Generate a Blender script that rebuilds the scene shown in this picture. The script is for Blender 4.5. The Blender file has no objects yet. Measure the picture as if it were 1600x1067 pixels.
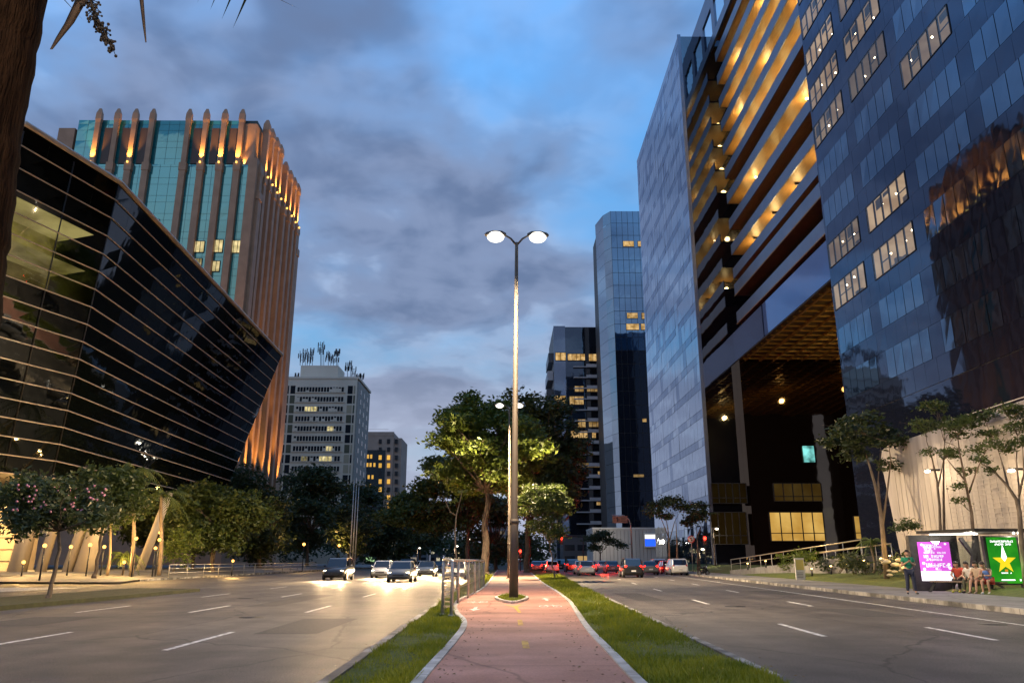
import bpy, bmesh, math, random
from mathutils import Vector, Matrix, noise
R_ = math.radians
random.seed(7)
S = bpy.context.scene
COL = S.collection

# ------------------------------------------------------------------ camera
F_PX, TILT, YAW, EYE = 1210.0, R_(15.8), R_(-.45), 1.45
cam = bpy.data.objects.new('camera', bpy.data.cameras.new('camera'))
COL.objects.link(cam)
cam.data.sensor_width = 36
cam.data.lens = F_PX / 1600 * 36
cam.data.clip_start, cam.data.clip_end = .1, 6000
cam.location = (0, 0, EYE)
cam.rotation_euler = (math.pi/2 + TILT, 0, YAW)
S.camera = cam
CM = cam.rotation_euler.to_matrix()
def ray(px, py): return CM @ Vector(((px-800)/F_PX, (533.5-py)/F_PX, -1))
def aX(px, py, X): d = ray(px, py); return Vector((0,0,EYE)) + d*(X/d.x)
def aY(px, py, Y): d = ray(px, py); return Vector((0,0,EYE)) + d*(Y/d.y)
def aZ(px, py, Z=0): d = ray(px, py); return Vector((0,0,EYE)) + d*((Z-EYE)/d.z)

# ------------------------------------------------------------------ view + world
S.view_settings.view_transform = 'Standard'
S.view_settings.look = 'None'
S.view_settings.exposure = 0.0
S.view_settings.gamma = 1
S.cycles.max_bounces = 6
S.cycles.diffuse_bounces = 2
S.cycles.glossy_bounces = 4
S.cycles.transparent_max_bounces = 12
S.cycles.sample_clamp_indirect = 4
S.cycles.caustics_reflective = False
S.cycles.caustics_refractive = False
SUN_EL, SUN_ROT = R_(1.5), R_(-25)
W = bpy.data.worlds.new('World'); S.world = W; W.use_nodes = True
wt = W.node_tree; wn, wl = wt.nodes, wt.links
wn.clear()
def N(t, **kw):
    n = wn.new(t)
    for k, v in kw.items(): setattr(n, k, v)
    return n
def wmath(op, a, b=None):
    n = N('ShaderNodeMath', operation=op)
    for i, v in enumerate((a, b)):
        if v is None: continue
        if isinstance(v, (int, float)): n.inputs[i].default_value = v
        else: wl.new(v, n.inputs[i])
    return n.outputs[0]
def wramp(fac, stops, smooth=True):
    r = N('ShaderNodeValToRGB')
    if smooth: r.color_ramp.interpolation = 'EASE'
    e = r.color_ramp.elements
    while len(e) < len(stops): e.new(.5)
    for q, (p, c) in zip(e, stops):
        q.position = p; q.color = (*c, 1) if len(c) == 3 else c
    wl.new(fac, r.inputs[0]); return r.outputs[0]
def wmix(f, a, b, bt='MIX'):
    m = N('ShaderNodeMix', data_type='RGBA', blend_type=bt)
    for i, v in ((0, f), (6, a), (7, b)):
        if isinstance(v, (int, float)): m.inputs[i].default_value = v
        elif isinstance(v, tuple): m.inputs[i].default_value = (*v, 1)
        else: wl.new(v, m.inputs[i])
    return m.outputs[2]
sky = N('ShaderNodeTexSky', sky_type='NISHITA')
sky.sun_disc = False; sky.sun_elevation = R_(8); sky.sun_rotation = R_(180-25)
sky.altitude = 300; sky.air_density = 1.2; sky.dust_density = .6; sky.ozone_density = 3
tc = N('ShaderNodeTexCoord')
sp = N('ShaderNodeSeparateXYZ'); wl.new(tc.outputs['Generated'], sp.inputs[0])
zc = wmath('MAXIMUM', sp.outputs[2], 0.0)
den = wmath('ADD', zc, .22)
cb = N('ShaderNodeCombineXYZ')
wl.new(wmath('DIVIDE', sp.outputs[0], den), cb.inputs[0])
wl.new(wmath('DIVIDE', sp.outputs[1], den), cb.inputs[1])
cb.inputs[2].default_value = 2.3
def wnoise(scale, detail, rough, dist, off):
    mp = N('ShaderNodeMapping'); wl.new(cb.outputs[0], mp.inputs[0]); mp.inputs[1].default_value = off
    n = N('ShaderNodeTexNoise'); wl.new(mp.outputs[0], n.inputs['Vector'])
    n.inputs['Scale'].default_value = scale; n.inputs['Detail'].default_value = detail
    n.inputs['Roughness'].default_value = rough; n.inputs['Distortion'].default_value = dist
    return n.outputs['Fac']
SKO = (7.3, 2.2)
n1 = wnoise(1.35, 4, .5, .12, (SKO[0], SKO[1], 0))
n2 = wnoise(3.2, 4, .5, .2, (.3, 7.7, 0))
n3 = wnoise(7.5, 4, .5, .3, (1.3, 2.9, 0))
bias = wramp(zc, [(0, (.20,)*3), (.3, (.135,)*3), (.55, (.06,)*3), (.8, (.035,)*3)])
cov = wmath('ADD', wmath('ADD', wmath('MULTIPLY', n1, .62), wmath('MULTIPLY', n2, .38)), bias)
mask = wramp(cov, [(.44, (0,0,0)), (.70, (1,1,1))])
skyc = wmix(1.0, sky.outputs[0], (.20, .335, .42), 'MULTIPLY')
skyc = wmix(1.0, skyc, wramp(zc, [(0, (.16,)*3), (.25, (.22,)*3), (.5, (.50,)*3), (.75, (.95,)*3)], False), 'MULTIPLY')
shade = wmath('ADD', wmath('ADD', wmath('MULTIPLY', n2, .42), wmath('MULTIPLY', n3, .26)), wmath('MULTIPLY', n1, .32))
cloudc = wramp(shade, [(.36, (.30, .35, .47)), (.45, (.22, .262, .365)), (.52, (.135, .166, .255)), (.62, (.08, .105, .178))])
c1 = wmix(wmath('MULTIPLY', mask, .92), skyc, cloudc)
hz = wramp(zc, [(0, (.75,)*3), (.12, (.55,)*3), (.3, (0,)*3)])
c2 = wmix(hz, c1, (.275, .29, .365))
bg = N('ShaderNodeBackground'); wl.new(c2, bg.inputs[0]); bg.inputs[1].default_value = 1.85
wo = N('ShaderNodeOutputWorld'); wl.new(bg.outputs[0], wo.inputs[0])
sun = bpy.data.objects.new('sun', bpy.data.lights.new('sun', 'SUN')); COL.objects.link(sun)
sun.data.energy = .22; sun.data.angle = R_(40); sun.data.color = (1, .8, .62)
sun.rotation_euler = (R_(90-8), 0, R_(-25))

# ------------------------------------------------------------------ materials
MATS = {}
def mat(name, col=(.5,.5,.5), rough=.6, metal=0, col2=None, nscale=6, bump=0, bscale=30, ior=None, emit=None, es=0, spec=None, detail=5, lo=.35, hi=.65, stretch=None, coat=0):
    if name in MATS: return MATS[name]
    m = bpy.data.materials.new(name); m.use_nodes = True; MATS[name] = m
    nt = m.node_tree; b = nt.nodes['Principled BSDF']
    b.inputs['Base Color'].default_value = (*col, 1)
    b.inputs['Roughness'].default_value = rough; b.inputs['Metallic'].default_value = metal
    if ior: b.inputs['IOR'].default_value = ior
    if spec is not None: b.inputs['Specular IOR Level'].default_value = spec
    if coat: b.inputs['Coat Weight'].default_value = coat
    tcn = nt.nodes.new('ShaderNodeTexCoord'); vec = tcn.outputs['Object']
    if stretch:
        mp = nt.nodes.new('ShaderNodeMapping'); mp.inputs[3].default_value = stretch
        nt.links.new(vec, mp.inputs[0]); vec = mp.outputs[0]
    if col2:
        n = nt.nodes.new('ShaderNodeTexNoise'); n.inputs['Scale'].default_value = nscale; n.inputs['Detail'].default_value = detail
        nt.links.new(vec, n.inputs['Vector'])
        r = nt.nodes.new('ShaderNodeValToRGB'); e = r.color_ramp.elements
        e[0].position = lo; e[0].color = (*col, 1); e[1].position = hi; e[1].color = (*col2, 1)
        nt.links.new(n.outputs['Fac'], r.inputs[0]); nt.links.new(r.outputs[0], b.inputs['Base Color'])
    if bump:
        n = nt.nodes.new('ShaderNodeTexNoise'); n.inputs['Scale'].default_value = bscale; n.inputs['Detail'].default_value = 3
        nt.links.new(vec, n.inputs['Vector'])
        bp = nt.nodes.new('ShaderNodeBump'); bp.inputs['Strength'].default_value = bump; bp.inputs['Distance'].default_value = .05
        nt.links.new(n.outputs['Fac'], bp.inputs['Height']); nt.links.new(bp.outputs[0], b.inputs['Normal'])
    if emit:
        b.inputs['Emission Color'].default_value = (*emit, 1); b.inputs['Emission Strength'].default_value = es
    return m
def glow(name, col=None, es=1, col2=None, nscale=3, lo=.35, hi=.65):
    if name in MATS: return MATS[name]
    m = bpy.data.materials.new(name); m.use_nodes = True; MATS[name] = m
    nt = m.node_tree; nt.nodes.clear()
    o = nt.nodes.new('ShaderNodeOutputMaterial'); e = nt.nodes.new('ShaderNodeEmission')
    e.inputs[0].default_value = (*col, 1); e.inputs[1].default_value = es
    if col2:
        t = nt.nodes.new('ShaderNodeTexCoord'); n = nt.nodes.new('ShaderNodeTexNoise'); n.inputs['Scale'].default_value = nscale
        n.inputs['Detail'].default_value = 4
        r = nt.nodes.new('ShaderNodeValToRGB'); q = r.color_ramp.elements
        q[0].position = lo; q[0].color = (*col, 1); q[1].position = hi; q[1].color = (*col2, 1)
        nt.links.new(t.outputs['Object'], n.inputs['Vector']); nt.links.new(n.outputs['Fac'], r.inputs[0]); nt.links.new(r.outputs[0], e.inputs[0])
    nt.links.new(e.outputs[0], o.inputs[0]); return m
def pane_glass(name, tint=(.9,.95,1), refl=.25):
    if name in MATS: return MATS[name]
    m = bpy.data.materials.new(name); m.use_nodes = True; MATS[name] = m
    nt = m.node_tree; nt.nodes.clear()
    o = nt.nodes.new('ShaderNodeOutputMaterial'); mx = nt.nodes.new('ShaderNodeMixShader')
    t = nt.nodes.new('ShaderNodeBsdfTransparent'); t.inputs[0].default_value = (*tint, 1)
    g = nt.nodes.new('ShaderNodeBsdfGlossy'); g.inputs['Roughness'].default_value = .02
    fr = nt.nodes.new('ShaderNodeFresnel'); fr.inputs[0].default_value = 1.5
    ad = nt.nodes.new('ShaderNodeMath'); ad.operation = 'ADD'; ad.use_clamp = True; ad.inputs[1].default_value = refl - .05
    nt.links.new(fr.outputs[0], ad.inputs[0]); nt.links.new(ad.outputs[0], mx.inputs[0])
    nt.links.new(t.outputs[0], mx.inputs[1]); nt.links.new(g.outputs[0], mx.inputs[2]); nt.links.new(mx.outputs[0], o.inputs[0])
    return m
def mirror_glass(name, col, refl_min, tint=(.75,.85,1), wave=.02, wscale=.5, rough=.03, gexp=1.0):
    # coated facade glass: dark body, strong wavy reflection growing to grazing angles
    if name in MATS: return MATS[name]
    m = bpy.data.materials.new(name); m.use_nodes = True; MATS[name] = m
    nt = m.node_tree; nt.nodes.clear(); L = nt.links.new
    o = nt.nodes.new('ShaderNodeOutputMaterial'); mx = nt.nodes.new('ShaderNodeMixShader')
    d = nt.nodes.new('ShaderNodeBsdfDiffuse'); d.inputs[0].default_value = (*col, 1)
    g = nt.nodes.new('ShaderNodeBsdfGlossy'); g.inputs['Roughness'].default_value = rough; g.inputs[0].default_value = (*tint, 1)
    t = nt.nodes.new('ShaderNodeTexCoord'); n = nt.nodes.new('ShaderNodeTexNoise'); n.inputs['Scale'].default_value = wscale; n.inputs['Detail'].default_value = 2
    L(t.outputs['Object'], n.inputs['Vector'])
    bp = nt.nodes.new('ShaderNodeBump'); bp.inputs['Strength'].default_value = 1; bp.inputs['Distance'].default_value = wave
    L(n.outputs['Fac'], bp.inputs['Height']); L(bp.outputs[0], g.inputs['Normal'])
    fr = nt.nodes.new('ShaderNodeFresnel'); fr.inputs[0].default_value = 1.55
    ad = nt.nodes.new('ShaderNodeMath'); ad.operation = 'ADD'; ad.use_clamp = True; ad.inputs[1].default_value = refl_min - .046
    ml = nt.nodes.new('ShaderNodeMath'); ml.operation = 'MULTIPLY'; ml.inputs[1].default_value = gexp
    L(fr.outputs[0], ad.inputs[0]); L(ad.outputs[0], ml.inputs[0]); L(ml.outputs[0], mx.inputs[0])
    L(d.outputs[0], mx.inputs[1]); L(g.outputs[0], mx.inputs[2]); L(mx.outputs[0], o.inputs[0])
    return m
def leaf(name, c1, c2, trans=.3, nscale=.9):
    if name in MATS: return MATS[name]
    m = mat(name, c1, .5, col2=c2, nscale=nscale, lo=.3, hi=.7)
    nt = m.node_tree; b = nt.nodes['Principled BSDF']; o = nt.nodes['Material Output']
    mx = nt.nodes.new('ShaderNodeMixShader'); mx.inputs[0].default_value = trans
    t = nt.nodes.new('ShaderNodeBsdfTranslucent')
    src = b.inputs['Base Color'].links[0].from_socket
    nt.links.new(src, t.inputs[0]); nt.links.new(b.outputs[0], mx.inputs[1]); nt.links.new(t.outputs[0], mx.inputs[2]); nt.links.new(mx.outputs[0], o.inputs[0])
    return m

M_asphalt = mat('asphalt', (.080,.069,.059), .58, col2=(.122,.106,.091), nscale=1.2, bump=.5, bscale=60, detail=10)
def rich(m, crack=0, cs=.35, streak=0, stain=0, base=None, smooth=.0, streak_sc=(1.1,.02,1), grain=0, joint=0, jw=.012):
    nt = m.node_tree; b = nt.nodes['Principled BSDF']; L = nt.links.new
    src = b.inputs['Base Color'].links[0].from_socket
    t = nt.nodes.new('ShaderNodeTexCoord')
    def nz(sc, scale, det, lo, hi, a, c):
        mp = nt.nodes.new('ShaderNodeMapping'); mp.inputs[3].default_value = sc; L(t.outputs['Object'], mp.inputs[0])
        n = nt.nodes.new('ShaderNodeTexNoise'); n.inputs['Scale'].default_value = scale; n.inputs['Detail'].default_value = det; L(mp.outputs[0], n.inputs['Vector'])
        r = nt.nodes.new('ShaderNodeMapRange'); r.inputs[1].default_value = lo; r.inputs[2].default_value = hi; r.inputs[3].default_value = a; r.inputs[4].default_value = c
        L(n.outputs['Fac'], r.inputs[0]); return r.outputs[0]
    def mul(x, f):
        m_ = nt.nodes.new('ShaderNodeMix'); m_.data_type = 'RGBA'; m_.blend_type = 'MULTIPLY'; m_.inputs[0].default_value = 1
        L(x, m_.inputs[6]); L(f, m_.inputs[7]); return m_.outputs[2]
    if streak: src = mul(src, nz(streak_sc, 1, 3, .38, .62, 1-streak, 1+streak*.5))
    if stain: src = mul(src, nz((1,1,1), .28, 8, .42, .62, 1+stain*.3, 1-stain)); src = mul(src, nz((1,1,1), 2.6, 6, .60, .70, 1, 1-stain*.7))
    if joint:
        sx = nt.nodes.new('ShaderNodeSeparateXYZ'); L(t.outputs['Object'], sx.inputs[0])
        mo = nt.nodes.new('ShaderNodeMath'); mo.operation = 'PINGPONG'; mo.inputs[1].default_value = joint/2; L(sx.outputs[1], mo.inputs[0])
        r = nt.nodes.new('ShaderNodeMapRange'); r.inputs[1].default_value = .004; r.inputs[2].default_value = jw; r.inputs[3].default_value = .35; r.inputs[4].default_value = 1
        L(mo.outputs[0], r.inputs[0]); src = mul(src, r.outputs[0])
    if grain: src = mul(src, nz((1,1,1), 38, 2, .36, .66, 1-grain, 1+grain))
    if crack:
        mp = nt.nodes.new('ShaderNodeMapping'); L(t.outputs['Object'], mp.inputs[0]); mp.inputs[3].default_value = (1,.55,1)
        n = nt.nodes.new('ShaderNodeTexNoise'); n.inputs['Scale'].default_value = 1.5; n.inputs['Detail'].default_value = 6; L(mp.outputs[0], n.inputs['Vector'])
        ad = nt.nodes.new('ShaderNodeMix'); ad.data_type = 'VECTOR'; ad.inputs[0].default_value = .35; L(mp.outputs[0], ad.inputs[4]); L(n.outputs['Color'], ad.inputs[5])
        v = nt.nodes.new('ShaderNodeTexVoronoi'); v.feature = 'DISTANCE_TO_EDGE'; v.inputs['Scale'].default_value = cs; L(ad.outputs[1], v.inputs['Vector'])
        r = nt.nodes.new('ShaderNodeMapRange'); r.inputs[1].default_value = .002; r.inputs[2].default_value = .007; r.inputs[3].default_value = 1-crack; r.inputs[4].default_value = 1
        L(v.outputs['Distance'], r.inputs[0]); src = mul(src, r.outputs[0])
    L(src, b.inputs['Base Color'])
rich(M_asphalt, .6, .30, .22, .30, grain=.45)

M_path = mat('red_path_paint', (.42,.195,.145), .75, col2=(.52,.26,.20), nscale=.9, bump=.25, bscale=90, detail=9)
rich(M_path, .35, .22, .12, .24, streak_sc=(.05,.9,1), joint=5.5, jw=.02, grain=.12)
M_kerb = mat('painted_kerb', (.40,.38,.34), .8, col2=(.62,.60,.56), nscale=3, bump=.3, bscale=40, detail=8)
M_kerb2 = mat('worn_kerb_stone', (.12,.115,.105), .85, col2=(.42,.40,.36), nscale=1.2, bump=.4, bscale=30, detail=8, lo=.42, hi=.6)
rich(M_kerb, 0, .3, 0, .38, joint=1.0, jw=.02); rich(M_kerb2, 0, .3, 0, .3, joint=1.0, jw=.025)
M_pave = mat('pavement_concrete', (.16,.155,.15), .8, col2=(.22,.215,.205), nscale=2, bump=.3, bscale=25, detail=8)
rich(M_pave, .4, .5, 0, .3, joint=1.5, jw=.02)
M_soil = mat('lawn_soil', (.055,.075,.010), .95, col2=(.10,.12,.018), nscale=5, bump=.6, bscale=20)
M_grass = leaf('grass_blade', (.12,.165,.008), (.30,.31,.02), .4, 1.1)
M_white = mat('white_line_paint', (.22,.21,.2), .7, col2=(.70,.69,.66), nscale=7, detail=10, lo=.36, hi=.52)
M_yellow = mat('yellow_line_paint', (.42,.20,.07), .7, col2=(.62,.38,.05), nscale=7, detail=10, lo=.38, hi=.55)
M_steel = mat('galvanised_steel', (.38,.36,.33), .42, .75, col2=(.5,.48,.44), nscale=10)
M_pole = mat('lamp_pole_paint', (.065,.05,.038), .6, .1, col2=(.10,.078,.06), nscale=3, stretch=(1,1,.3))
M_dark = mat('dark_metal', (.02,.02,.022), .5, .3, col2=(.035,.035,.037), nscale=6)
M_bark = mat('tree_bark', (.075,.052,.036), .9, col2=(.16,.12,.085), nscale=6, bump=.8, bscale=14, stretch=(1,1,.3))
M_palebark = mat('pale_bark', (.11,.08,.055), .9, col2=(.21,.16,.115), nscale=6, bump=.5, bscale=14, stretch=(1,1,.3))
M_lamp = glow('street_lamp_lens', (1,.92,.76), 2.6)
WARM = (1, .70, .38)

# ------------------------------------------------------------------ helpers
class MB:
    def __init__(s): s.v = []; s.f = []; s.m = []; s.cur = 0; s.sm = []
    def add(s, vs, fs, smooth=False):
        o = len(s.v); s.v += [tuple(v) for v in vs]
        for f in fs: s.f.append(tuple(i+o for i in f)); s.m.append(s.cur); s.sm.append(smooth)
        return s
    def box(s, x0, x1, y0, y1, z0, z1):
        return s.add([(x0,y0,z0),(x1,y0,z0),(x1,y1,z0),(x0,y1,z0),(x0,y0,z1),(x1,y0,z1),(x1,y1,z1),(x0,y1,z1)],
              [(0,3,2,1),(4,5,6,7),(0,1,5,4),(1,2,6,5),(2,3,7,6),(3,0,4,7)])
    def quad(s, a, b, c, d): return s.add([a,b,c,d], [(0,1,2,3)])
    def tube(s, pts, rad, n=8, cap=True, smooth=True):
        pts = [Vector(p) for p in pts]
        if not isinstance(rad, (list, tuple)): rad = [rad]*len(pts)
        vs = []; fs = []
        prev = None
        for i, p in enumerate(pts):
            d = (pts[min(i+1,len(pts)-1)] - pts[max(i-1,0)])
            d = d.normalized() if d.length > 1e-9 else Vector((0,0,1))
            if prev is None:
                u = d.orthogonal().normalized()
            else:
                u = (prev - d*prev.dot(d)); u = u.normalized() if u.length > 1e-6 else d.orthogonal().normalized()
            prev = u; w = d.cross(u)
            for k in range(n):
                a = 2*math.pi*k/n
                vs.append(p + (u*math.cos(a) + w*math.sin(a))*rad[i])
        for i in range(len(pts)-1):
            for k in range(n):
                fs.append((i*n+k, i*n+(k+1)%n, (i+1)*n+(k+1)%n, (i+1)*n+k))
        if cap: fs.append(tuple(range(n-1,-1,-1))); fs.append(tuple(range((len(pts)-1)*n, len(pts)*n)))
        return s.add(vs, fs, smooth)
    def bar(s, a, b, w, h=None):
        # rectangular bar from a to b
        a, b = Vector(a), Vector(b); h = h or w
        d = (b-a).normalized(); u = Vector((0,0,1)).cross(d)
        u = u.normalized() if u.length > 1e-4 else Vector((1,0,0)); v = d.cross(u)
        vs = [p + u*(w/2*i) + v*(h/2*j) for p in (a, b) for i, j in ((-1,-1),(1,-1),(1,1),(-1,1))]
        return s.add(vs, [(3,2,1,0),(4,5,6,7),(0,1,5,4),(1,2,6,5),(2,3,7,6),(3,0,4,7)])
    def ball(s, c, r, n=10, m=7, sc=(1,1,1)):
        vs = []; fs = []
        for i in range(m+1):
            th = math.pi*i/m
            for k in range(n):
                a = 2*math.pi*k/n
                vs.append((c[0]+r*sc[0]*math.sin(th)*math.cos(a), c[1]+r*sc[1]*math.sin(th)*math.sin(a), c[2]+r*sc[2]*math.cos(th)))
        for i in range(m):
            for k in range(n): fs.append((i*n+k, (i+1)*n+k, (i+1)*n+(k+1)%n, i*n+(k+1)%n))
        return s.add(vs, fs, True)
    def poly(s, pts, z): return s.add([(p[0],p[1],z) for p in pts], [tuple(range(len(pts)))])
    def prism(s, pts, z0, z1):
        n = len(pts)
        area = sum(pts[i][0]*pts[(i+1)%n][1]-pts[(i+1)%n][0]*pts[i][1] for i in range(n))
        if area < 0: pts = pts[::-1]
        return s.add([(p[0],p[1],z0) for p in pts]+[(p[0],p[1],z1) for p in pts],
              [tuple(range(n-1,-1,-1)), tuple(range(n,2*n))]+[(i,(i+1)%n,n+(i+1)%n,n+i) for i in range(n)])
    def mesh(s, name, mats):
        me = bpy.data.meshes.new(name); me.from_pydata(s.v, [], s.f)
        mats = mats if isinstance(mats, (list, tuple)) else [mats]
        for m in mats: me.materials.append(m)
        me.polygons.foreach_set('material_index', s.m); me.polygons.foreach_set('use_smooth', s.sm)
        me.update(); return me
    def build(s, name, mats, parent=None, loc=None, local=False):
        o = bpy.data.objects.new(name, s.mesh(name, mats)); COL.objects.link(o)
        if loc: o.location = loc
        if parent:
            o.parent = parent
            if not local: o.matrix_parent_inverse = PINV(parent)
        return o
def PINV(p):
    m = Matrix.LocRotScale(p.location, p.rotation_euler, p.scale)
    if p.parent: m = Matrix.LocRotScale(p.parent.location, p.parent.rotation_euler, p.parent.scale) @ p.matrix_parent_inverse @ m
    return m.inverted()
def tag(o, label, cat, group=None):
    o['label'] = label; o['category'] = cat
    if group: o['group'] = group
    return o
def thing(name, label, cat, loc=(0,0,0), rz=0, group=None):
    o = bpy.data.objects.new(name, None); COL.objects.link(o); o.empty_display_size = .2
    o.location = loc; o.rotation_euler = (0,0,rz)
    return tag(o, label, cat, group)
def struct(o): o['kind'] = 'structure'; return o
def stuff(o): o['kind'] = 'stuff'; return o
def copy_tree(o, parent=None):
    c = o.copy(); COL.objects.link(c)
    if parent: c.parent = parent
    for ch in list(o.children): copy_tree(ch, c)
    return c
def light(kind, energy, col, parent, loc, size=.1, angle=None, blend=.5, aim=None, name='lamp_light'):
    d = bpy.data.lights.new(name, kind); d.energy = energy; d.color = col
    d.shadow_soft_size = size
    if kind == 'SPOT': d.spot_size = angle; d.spot_blend = blend
    o = bpy.data.objects.new(name, d); COL.objects.link(o); o.location = loc
    if aim is not None: o.rotation_euler = Vector(aim).to_track_quat('-Z', 'Y').to_euler()
    if parent: o.parent = parent; o.matrix_parent_inverse = PINV(parent)
    return o

# ------------------------------------------------------------------ ground, roads, median
KX = lambda y: 12.78 + .0756*y if y < 95 else 19.96 + (y-95)*.01      # right kerb
GRX = lambda y: 3.05 + .0265*min(y, 60) + max(0, y-60)*.03           # median, right kerb
GLX = lambda y: -2.05 - .009*y                                      # median, left kerb
struct(MB().poly([(-3000,-300),(3000,-300),(3000,4000),(-3000,4000)], -.03).build('ground', mat('ground_soil', (.03,.028,.022), .95, col2=(.05,.045,.035), nscale=.2)))
ys = [-25,-10,0,10,20,30,40,50,60,75,90,95,110,130,160,260]
def strip(fa, fb, yy, z, m, name):
    b = MB(); vs = []
    for y in yy: vs += [(fa(y), y, z), (fb(y), y, z)]
    b.add(vs, [(2*i, 2*i+1, 2*i+3, 2*i+2) for i in range(len(yy)-1)])
    return struct(b.build(name, m))
strip(lambda y: GRX(y)-.05, lambda y: KX(y)+.05, ys, 0, M_asphalt, 'road')
struct(MB().poly([(-75,-25),(GLX(-25)+.05,-25),(GLX(260)+.05,260),(-27,260),(-27,52.5),(-75,60)], 0).build('road', M_asphalt))
# pixel-measured edges of the cycle path (world metres)
PL = [(-1.0,-12),(-.99,4),(-.98,9.6),(-.93,11.9),(-.87,14.7),(-.86,17.2),(-.98,19.3),(-1.28,21.8),(-1.54,25.2),(-1.62,29.5),(-1.27,36),(-1.1,49.2),(-1.17,86.8),(-1.2,125)]
PR = [(1.5,-12),(1.5,4),(1.53,9.6),(1.59,12.2),(1.68,16.5),(1.91,21.7),(2.17,27.5),(2.31,36),(2.33,49.2),(2.7,77.6),(3.1,103.8),(3.3,125)]
def crv(P):
    out = []
    for i in range(len(P)-1):
        p0, p1, p2, p3 = P[max(i-1,0)], P[i], P[i+1], P[min(i+2,len(P)-1)]
        n = 8
        for k in range(n):
            t = k/n
            dy = p2[1]-p1[1]
            m1 = (p2[0]-p0[0])/(p2[1]-p0[1])*dy if p2[1]!=p0[1] else 0
            m2 = (p3[0]-p1[0])/(p3[1]-p1[1])*dy if p3[1]!=p1[1] else 0
            h = (2*t**3-3*t*t+1, t**3-2*t*t+t, -2*t**3+3*t*t, t**3-t*t)
            out.append((h[0]*p1[0]+h[1]*m1+h[2]*p2[0]+h[3]*m2, p1[1]+t*dy))
    out.append(P[-1]); return out
PL = [(x+.05, y) for x, y in PL]; PR = [(x-.07, y) for x, y in PR]
cl, cr = crv(PL), crv(PR)
def interp(c, y):
    if y <= c[0][1]: return c[0][0]
    for a, b in zip(c, c[1:]):
        if a[1] <= y <= b[1]: return a[0] + (b[0]-a[0])*(y-a[1])/(b[1]-a[1]+1e-9)
    return c[-1][0]
yy = [-12 + i*.5 for i in range(275)]
strip(lambda y: interp(cl,y), lambda y: interp(cr,y), yy, .12, M_path, 'bike_path')
def kerb(f, w, z0, z1, yy, m, side):
    b = MB(); vs = []
    for y in yy:
        x = f(y); a, c = (x-w, x) if side < 0 else (x, x+w)
        vs += [(a,y,z0),(a,y,z1),(c,y,z1),(c,y,z0)]
    fs = []
    for i in range(len(yy)-1):
        for k in range(3): fs.append((4*i+k, 4*i+4+k, 4*i+5+k, 4*i+1+k))
    fs += [(0,1,2,3), (4*len(yy)-1,4*len(yy)-2,4*len(yy)-3,4*len(yy)-4)]
    b.add(vs, fs); return struct(b.build('kerb', m))
kerb(lambda y: interp(cl,y), .13, 0, .145, yy, M_kerb, -1)
kerb(lambda y: interp(cr,y), .13, 0, .145, yy, M_kerb, 1)
kerb(lambda y: GLX(y), .14, -.02, .13, ys, M_kerb2, 1)
kerb(lambda y: GRX(y), .14, -.02, .13, ys, M_kerb2, -1)
kerb(lambda y: KX(y), .16, -.02, .15, ys, M_kerb2, 1)
strip(lambda y: GLX(y)+.14, lambda y: interp(cl,y)-.13, yy, .10, M_soil, 'lawn')
strip(lambda y: interp(cr,y)+.13, lambda y: GRX(y)-.14, yy, .10, M_soil, 'lawn')
# lamp island in the path
isl = [(.22+.62*math.cos(a)*abs(math.cos(a))**.3, 29.6+3.3*math.sin(a)*abs(math.sin(a))**.35) for a in [i*math.pi/16 for i in range(32)]]
ino = [(.22+(x-.22)*.80, 29.6+(y-29.6)*.90) for x, y in isl]
b = MB(); n = len(isl)
b.add([(x,y,.12) for x,y in isl]+[(x,y,.20) for x,y in isl]+[(x,y,.20) for x,y in ino]+[(x,y,.12) for x,y in ino],
      [(k*n+i, k*n+(i+1)%n, (k+1)*n+(i+1)%n, (k+1)*n+i) for k in range(3) for i in range(n)])
struct(b.build('kerb', M_kerb))
struct(MB().poly(ino, .165).build('lawn', M_soil))
# grass blades: nobody could count them
def in_lawn(x, y):
    return GLX(y)+.14 < x < interp(cl,y)-.14 or interp(cr,y)+.14 < x < GRX(y)-.15
b = MB(); rnd = random.Random(3)
def blade(x, y, z, h, w):
    a = rnd.uniform(0, 6.283); dx, dy = math.cos(a)*w, math.sin(a)*w
    lx, ly = rnd.gauss(0,.5)*h, rnd.gauss(0,.5)*h
    b.add([(x-dx,y-dy,z),(x+dx,y+dy,z),(x+lx,y+ly,z+h)], [(0,1,2)])
cnt = 0
while cnt < 60000:
    y = 8.5 + 66*rnd.random()**2.1; x = rnd.uniform(-3, 5.2)
    if not in_lawn(x, y): continue
    k = 1 + y/45
    g = noise.noise(Vector((x*.9, y*.35, 2))) + .5*noise.noise(Vector((x*2.7, y*1.1, 5)))
    if rnd.random() > .78 + g*.9: continue
    k *= max(.55, 1 + g*.8)
    blade(x, y, .095, rnd.uniform(.035,.085)*k, .006*k*(1+y/60)); cnt += 1
for _ in range(2500):
    a = rnd.uniform(0, 6.283); r = math.sqrt(rnd.random())
    p = ino[rnd.randrange(n)]; x = .22+(p[0]-.22)*r; y = 29.6+(p[1]-29.6)*r
    blade(x, y, .16, rnd.uniform(.05,.12), .012)
stuff(b.build('grass', M_grass))
b = MB(); rl = random.Random(41)
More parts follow.
